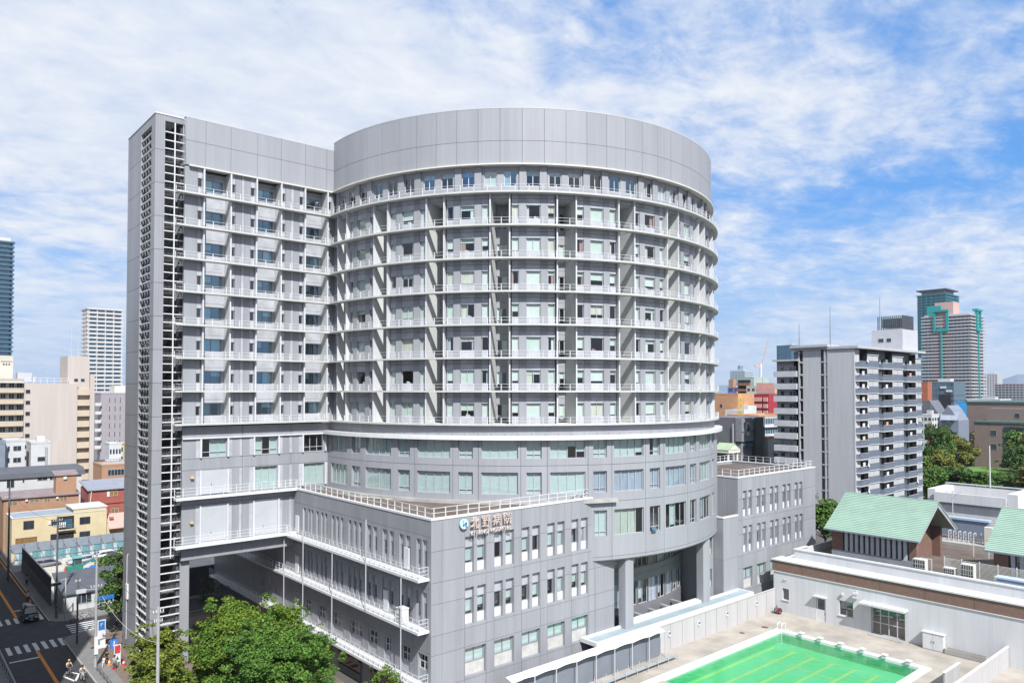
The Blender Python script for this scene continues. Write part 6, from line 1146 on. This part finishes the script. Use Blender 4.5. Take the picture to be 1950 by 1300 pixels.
# ================================================================ STREET FURNITURE AND PEOPLE
def upole(label, x, y, H, r, arms, group='utility poles along the street', lamp=None, mt=None):
    T_ = thing('utility_pole', label, 'utility pole', (x, y, .1), group); pm = mt or mat('pole_concrete', (.40, .40, .40), .85, .08, 2)
    MB().tube((x, y, 0), (x, y, H), r, r * .72, 12).build('pole_shaft', pm, T_)
    for z, w in arms:
        MB().bar((x - w, y, z), (x + w, y, z), .1).build('cross_arm', STEEL, T_)
        for k in (-.9, -.4, .4, .9): MB().tube((x + k * w, y, z + .05), (x + k * w, y, z + .28), .05, .04, 6).build('insulator', WHITE, T_)
    if lamp: MB().path([(x, y, lamp), (x - .9, y - .1, lamp + .15), (x - 1.5, y - .2, lamp + .1)], .04).box(x - 2.1, x - 1.5, y - .35, y - .1, lamp, lamp + .14).build('street_light', WHITE, T_)
    for z in (1.2, 2.0, 2.8): MB().lathe([(r * 1.02, z), (r * 1.05, z + .02), (r * 1.05, z + .1), (r * 1.02, z + .12)], (x, y), 12).build('band', STEEL, T_)
    return T_
upole('tall grey utility pole in front of the feathery trees, with a side lamp', 19.3, 70.0, 12.7, .17, ((12.2, .45), (11.4, .35)), lamp=5.6)
T_ = upole('pale utility pole with blue sign plate at the paved street corner', 19.75, 96.0, 13.3, .16, ((12.6, .5), (9.2, .6)), lamp=None); MB().box(19.55, 19.95, 95.7, 95.8, 1.6, 3.6).build('notice_board', WHITE, T_); MB().box(20.0, 21.6, 96.0, 96.06, 7.6, 8.1).build('street_name_plate', mat('sign_blue', (.03, .18, .50), .4), T_); MB().bar((19.75, 96, 9.0), (18.2, 95.6, 9.2), .07).box(17.6, 18.6, 95.4, 95.7, 8.9, 9.3).build('signal_arm', FRAME, T_)
upole('dark utility pole at the crossing corner, the middle one of three', 19.8, 106.4, 8.3, .13, ((7.8, .3),), mt=mat('pole_dark', (.14, .14, .16), .7)); upole('dark utility pole beside the small corner house', 19.8, 120.3, 14.2, .15, ((13.6, .6), (12.8, .5)), mt=mat('pole_dark', (.14, .14, .16), .7)); upole('leaning dark utility pole at the picture edge by the hoarding end', 17.6, 150.0, 15.5, .17, ((14.8, .6), (13.8, .6)), mt=mat('pole_dark', (.14, .14, .16), .7))
mb = MB()
def wire(a, b, sag, nm='overhead_wire'):
    pts = []
    for k in range(13): t = k / 12; p = Vector(a).lerp(Vector(b), t); p.z -= sag * 4 * t * (1 - t); pts.append(tuple(p))
    return MB().path(pts, .02, 4)
WB = mat('wire_black', (.03, .03, .035), .6)
for i, (a, b, s, l) in enumerate((((19.3, 70, 12.2), (19.75, 96, 12.5), .6, 'thin black cable between the two tall poles, uppermost'), ((19.6, 70, 11.4), (19.9, 96, 9.2), .9, 'thin black cable between the two tall poles, lower'), ((19.75, 96, 12.6), (19.8, 120.3, 13.6), .7, 'thin black cable from corner pole towards the small house'), ((19.75, 96, 9.2), (19.8, 106.4, 7.8), .4, 'thin black cable from corner pole to the dark crossing pole'), ((19.8, 120.3, 13.4), (17.6, 150, 14.6), .8, 'thin black cable along the hoarding'), ((19.3, 70, 9.6), (20.2, 96, 8.4), 1.2, 'thick pale cable sagging before the stair tower'))): tag(wire(a, b, s).build('overhead_cable', WARMW if i == 5 else WB, fix=False), l, 'cable', 'overhead cables')
def signal(label, x, y, z, px_, py_, rz):
    T_ = thing('traffic_signal', label, 'traffic light', (px_, py_, .1)); MB().tube((px_, py_, .1), (px_, py_, z + .4), .09).tube((px_, py_, z + .3), (x, y, z + .25), .05).build('pole_shaft', FRAME, T_); M_ = TR(x, y, z, rz); o = put('housing', MB().box(-.62, .62, -.12, .12, -.2, .22).mesh('housing'), T_, M_); o.data.materials.append(FRAME)
    for k in (-1, 0, 1):
        m_ = MB().tube((k * .4, -.2, 0), (k * .4, -.1, 0), .15, k=12); o = put('lens', m_.mesh('lens'), T_, M_); o.data.materials.append(DARK); v_ = MB().lathe([(.17, 0), (.17, .16)], k=12); o = put('visor', v_.mesh('visor'), T_, M_ @ Matrix.Translation((k * .4, -.12, 0)) @ Matrix.Rotation(R_(90), 4, 'X')); o.data.materials.append(STEEL)
signal('three lens traffic light facing the crossing by the small corner house', 19.3, 117.6, 5.4, 20.6, 118.6, R_(20)); signal('traffic light at the picture edge near the far hoarding end', 12.9, 138.5, 5.6, 10.6, 138.5, R_(0))
# signs
T_ = thing('totem_sign', 'tall white standing sign with blue top on brown paving', 'sign', (21.7, 102.7, .12)); box(T_, 'board', WHITE, 21.3, 22.2, 102.65, 102.8, .3, 3.5); box(T_, 'blue_panel', mat('sign_blue', (.03, .18, .50)), 21.4, 22.1, 102.62, 102.65, 2.3, 3.4); box(T_, 'foot', WHITE, 21.0, 22.6, 102.4, 103.1, .12, .3)
text('P', .6, 21.65, 102.61, 2.75, WHITE, .01, T_, 'letter', .22)
T_ = thing('a_frame_sign', 'blue curved plastic sign board beside the tall white sign', 'sign', (22.7, 101.6, .12)); MB().prism([(101.3, .12), (101.9, .12), (101.7, 1.3), (101.5, 1.3)], 22.5, 23.2, axis='x').build('board', mat('plastic_blue', (.04, .2, .6), .4), T_); MB().box(22.75, 22.95, 101.28, 101.4, .4, 1.0).build('white_mark', WHITE, T_)
T_ = thing('red_panel_sign', 'white standing sign with red panel near the traffic cones', 'sign', (21.7, 94.6, .12)); box(T_, 'board', WHITE, 21.35, 22.05, 94.55, 94.65, .3, 2.6); box(T_, 'red_panel', mat('sign_red', (.6, .06, .06), .4), 21.42, 21.98, 94.53, 94.55, 1.6, 2.5); MB().prism([(21.55, .9), (21.85, .9), (21.7, 1.3)], 94.52, 94.55, axis='y').build('arrow', DARK, T_); box(T_, 'foot', STEEL, 21.3, 22.1, 94.3, 94.9, .12, .3)
T_ = thing('blue_board', 'pale blue triangular board at the picture bottom', 'sign', (21.4, 87.6, .12)); MB().prism([(21.0, .12), (22.2, .12), (21.8, 1.5)], 87.5, 87.6, axis='y').build('board', mat('pale_sky_blue', (.2, .5, .8), .5), T_)
for i, (x, y, l) in enumerate(((22.3, 94.3, 'red and white traffic cone right of the red panel sign'), (21.2, 93.9, 'red traffic cone left of the red panel sign'), (21.1, 95.6, 'orange traffic cone by the person in black'))):
    c_ = thing('traffic_cone', l, 'traffic cone', (x, y, .12)); cm = mat('cone_red', (.6, .06, .03), .5) if i < 2 else mat('cone_orange', (.75, .25, .05), .5); MB().lathe([(.2, .16), (.04, .85), (0, .85)], (x, y), 12).build('cone_body', cm, c_); box(c_, 'foot', cm, x - .25, x + .25, y - .25, y + .25, .12, .16); MB().lathe([(.145, .42), (.10, .62)], (x, y), 12).build('stripe', WHITE, c_)
fr_ = thing('street_railing', 'low dark railing along the pavement kerb', 'railing', (19.6, 88, .12))
for k in range(14): MB().tube((19.6, 94.5 - 1.6 * k, .1), (19.6, 94.5 - 1.6 * k, .95), .05).build('post', mat('pole_dark', (.14, .14, .16)), fr_)
MB().tube((19.6, 94.5, .85), (19.6, 73.7, .85), .03).tube((19.6, 94.5, .5), (19.6, 73.7, .5), .03).build('rail', mat('pole_dark', (.14, .14, .16)), fr_)
fr_ = thing('street_railing', 'dark railing along the far pavement at the picture edge', 'railing', (11.6, 98, .12))
for k in range(12): MB().tube((11.7, 108 - 1.6 * k, .1), (11.7, 108 - 1.6 * k, .95), .05).build('post', mat('pole_dark', (.14, .14, .16)), fr_)
MB().tube((11.7, 108, .85), (11.7, 90, .85), .03).build('rail', mat('pole_dark', (.14, .14, .16)), fr_)
# bicycles and people
def bike(parent, M_, frame_m):
    mb = MB()
    for x in (-.52, .52):
        w = MB(); n = 18; pts = [(x + .33 * math.cos(6.283 * k / n), 0, .34 + .33 * math.sin(6.283 * k / n)) for k in range(n + 1)]; w.path(pts, .03, 5); o = put('wheel', w.mesh('wheel'), parent, M_); o.data.materials.append(mat('tyre', (.02, .02, .02)))
    mb.path([(-.52, 0, .34), (-.12, 0, .32), (.38, 0, .75), (-.2, 0, .78), (-.12, 0, .32)], .028, 5).path([(-.52, 0, .34), (-.2, 0, .78), (-.23, 0, .92)], .025, 5).path([(.52, 0, .34), (.38, 0, .75), (.34, 0, 1.0), (.3, -.25, 1.04)], .025, 5).path([(.34, 0, 1.0), (.3, .25, 1.04)], .025, 5); o = put('bicycle_frame', mb.mesh('bicycle_frame'), parent, M_); o.data.materials.append(frame_m)
    o = put('saddle', MB().prism([(-.38, -.09), (-.1, -.03), (-.1, .03), (-.38, .09)], .92, .98).mesh('saddle'), parent, M_); o.data.materials.append(DARK)
def skin(name, pts, edges, radii, m, parent, M_, root=0):
    me = bpy.data.meshes.new(name); me.from_pydata([Vector(p) for p in pts], edges, []); o = bpy.data.objects.new('tmp_skin', me); COL.objects.link(o)
    o.modifiers.new('s', 'SKIN')
    for i, r in enumerate(radii): d = me.skin_vertices[0].data[i]; d.radius = (r, r) if not isinstance(r, tuple) else r; d.use_root = (i == root)
    ss = o.modifiers.new('d', 'SUBSURF'); ss.levels = 1; ss.render_levels = 1
    dg = bpy.context.evaluated_depsgraph_get(); me2 = bpy.data.meshes.new_from_object(o.evaluated_get(dg)); bpy.data.objects.remove(o); me2.materials.clear(); me2.materials.append(m); me2.polygons.foreach_set('use_smooth', [True] * len(me2.polygons)); me2.name = name
    return put(name, me2, parent, M_)
SKN = mat('skin', (.48, .30, .22), .6, .05); HAIR = mat('hair_black', (.02, .017, .015), .5)
def person(label, x, y, rz, shirt, trousers, pose='stand', hat=None, sc_=1.0, hair=HAIR, lean=.0):
    T_ = thing('person', label, 'person', (x, y, .02), None, rz); M_ = WM[T_.name] @ Matrix.Scale(sc_, 4)
    # facing +x ; joints
    if pose == 'stand': hip, chest, neck, head = (0, 0, .92), (.02, 0, 1.25), (.02, 0, 1.45), (.04, 0, 1.62); kn = [(.04, -.1, .5), (.0, .1, .5)]; an = [(.0, -.1, .08), (-.06, .1, .08)]; el = [(-.04, -.24, 1.12), (-.02, .24, 1.12)]; ha = [(.1, -.22, .9), (.08, .24, .88)]
    elif pose == 'walk': hip, chest, neck, head = (0, 0, .92), (.04, 0, 1.25), (.05, 0, 1.45), (.08, 0, 1.62); kn = [(.2, -.1, .52), (-.08, .1, .5)]; an = [(.26, -.1, .1), (-.32, .1, .14)]; el = [(-.16, -.23, 1.14), (.14, .23, 1.14)]; ha = [(-.1, -.22, .92), (.3, .2, .98)]
    else: hip, chest, neck, head = (-.24, 0, 1.0), (-.08, 0, 1.32), (.0, 0, 1.5), (.06, 0, 1.67); kn = [(.16, -.12, .78), (.1, .12, .66)]; an = [(.0, -.12, .4), (-.06, .12, .22)]; el = [(.06, -.3, 1.2), (.06, .3, 1.2)]; ha = [(.28, -.25, 1.08), (.28, .25, 1.08)]
    sh = [(chest[0] + .02, -.17, chest[2] + .12), (chest[0] + .02, .17, chest[2] + .12)]; hj = [(hip[0], -.09, hip[2] - .05), (hip[0], .09, hip[2] - .05)]
    pts = [hip, chest, neck, (head[0], 0, head[2] - .08), (head[0], 0, head[2] + .06)]; ed = [(0, 1), (1, 2), (2, 3), (3, 4)]; rad = [(.13, .11), (.15, .11), .055, .085, .085]
    for i in (0, 1):
        b = len(pts); pts += [sh[i], el[i], ha[i], (ha[i][0] + .08, ha[i][1], ha[i][2] - .03), hj[i], kn[i], an[i], (an[i][0] + .17, an[i][1], an[i][2] - .05)]; ed += [(1, b), (b, b + 1), (b + 1, b + 2), (b + 2, b + 3), (0, b + 4), (b + 4, b + 5), (b + 5, b + 6), (b + 6, b + 7)]; rad += [.06, .042, .032, .035, .085, .055, .04, .035]
    skin('body', pts, ed, rad, SKN, T_, M_)
    P2 = [hip, chest, (chest[0] + .02, 0, chest[2] + .16)]; e2 = [(0, 1), (1, 2)]; r2 = [(.15, .13), (.175, .13), .09]
    for i in (0, 1): b = len(P2); m_ = tuple((Vector(sh[i]) * .25 + Vector(el[i]) * .75)); P2 += [sh[i], m_]; e2 += [(1, b), (b, b + 1)]; r2 += [.08, .062]
    skin('shirt', P2, e2, r2, shirt, T_, M_)
    P3 = [hip]; e3 = []; r3 = [(.145, .125)]
    for i in (0, 1): b = len(P3); P3 += [hj[i], kn[i], tuple(Vector(an[i]) * .85 + Vector(kn[i]) * .15)]; e3 += [(0, b), (b, b + 1), (b + 1, b + 2)]; r3 += [.1, .072, .058]
    skin('trousers', P3, e3, r3, trousers, T_, M_)
    hb = MB().lathe([(.0, .135), (.06, .125), (.105, .07), (.115, .0), (.10, -.05)], k=12); o = put('helmet' if hat else 'hair', hb.mesh('hair'), T_, M_ @ Matrix.Translation((head[0] - .015, 0, head[2] + .05)) @ Matrix.Scale(1.12 if hat else 1.0, 4)); o.data.materials.append(hat or hair)
    fc = MB()
    for s_ in (-1, 1): fc.box(head[0] + .082, head[0] + .095, s_ * .035 - .012, s_ * .035 + .012, head[2] - .005, head[2] + .012)
    fc.box(head[0] + .08, head[0] + .115, -.012, .012, head[2] - .05, head[2] - .01); o = put('face', fc.mesh('face'), T_, M_); o.data.materials.append(HAIR)
    return T_, M_
CRM = mat('cloth_cream', (.66, .60, .48), .9); NAV = mat('cloth_navy', (.02, .025, .05), .9); BLK = mat('cloth_black', (.012, .012, .014), .9); JEAN = mat('cloth_jean', (.04, .10, .26), .9); WHC = mat('cloth_white', (.72, .72, .72), .9); GRY = mat('cloth_grey', (.35, .38, .42), .9); BLU = mat('cloth_blue', (.22, .38, .62), .9)
person('cyclist in cream shirt with orange helmet riding over the diamond marking', 16.95, 95.2, R_(-75), CRM, NAV, 'ride', mat('helmet_orange', (.75, .30, .04), .4)); b_ = thing('bicycle', 'dark bicycle ridden by the orange helmeted cyclist', 'bicycle', (16.95, 95.2, .02), None, R_(-75)); bike(b_, WM[b_.name], STEEL)
person('bareheaded cyclist in cream shirt at the picture bottom', 17.75, 92.4, R_(-80), CRM, GRY, 'ride'); b_ = thing('bicycle', 'pale bicycle ridden by the bareheaded cyclist', 'bicycle', (17.75, 92.4, .02), None, R_(-80)); bike(b_, WM[b_.name], FRAME)
person('person in black clothes walking on the pavement by the orange cone', 20.9, 95.9, R_(60), BLK, BLK, 'walk'); person('person in grey top and blue jeans in front of the red panel sign', 21.2, 93.6, R_(-100), GRY, JEAN, 'stand'); person('child in cream beside the person in black', 20.5, 95.5, R_(60), CRM, WHC, 'walk', sc_=.72)
person('person in blue shirt walking along the hoarding', 18.9 + .5, 143.6, R_(95), BLU, NAV, 'walk'); person('cyclist in white top and dark cap riding along the far kerb', 17.95, 131.6, R_(92), WHC, BLK, 'ride'); b_ = thing('bicycle', 'dark bicycle ridden along the far kerb', 'bicycle', (17.95, 131.6, .02), None, R_(92)); bike(b_, WM[b_.name], STEEL)
for i, (x, y, rz) in enumerate(((25.6, 111.9, 80), (26.3, 112.3, 85), (27.0, 111.8, 78), (21.6, 116.4, 10), (22.6, 116.9, 5))): b_ = thing('bicycle', ['parked bicycle near the blank tower wall, outer one', 'parked bicycle near the blank tower wall, middle one', 'parked bicycle near the blank tower wall, inner one', 'parked bicycle by the side crossing, closer to the signal', 'parked bicycle by the side crossing, farther from the signal'][i], 'bicycle', (x, y, .02), 'parked bicycles', R_(rz)); bike(b_, WM[b_.name], (STEEL, FRAME, WHITE)[i % 3])
# ================================================================ HAZE
hzb = MB().box(-60, 9500, -300, 9500, -30, 190).build('haze', mat('haze_unused', (.5, .5, .5)), fix=False)
hm_ = bpy.data.materials.new('haze_air'); hm_.use_nodes = True; t = hm_.node_tree; t.nodes.clear()
o = N(t, 'ShaderNodeOutputMaterial'); v = N(t, 'ShaderNodeVolumePrincipled'); v.inputs['Color'].default_value = (.82, .90, 1.0, 1); v.inputs['Density'].default_value = .00006; v.inputs['Anisotropy'].default_value = .2
L(t, v.outputs[0], o.inputs['Volume']); hzb.data.materials.clear(); hzb.data.materials.append(hm_); hzb['kind'] = 'stuff'
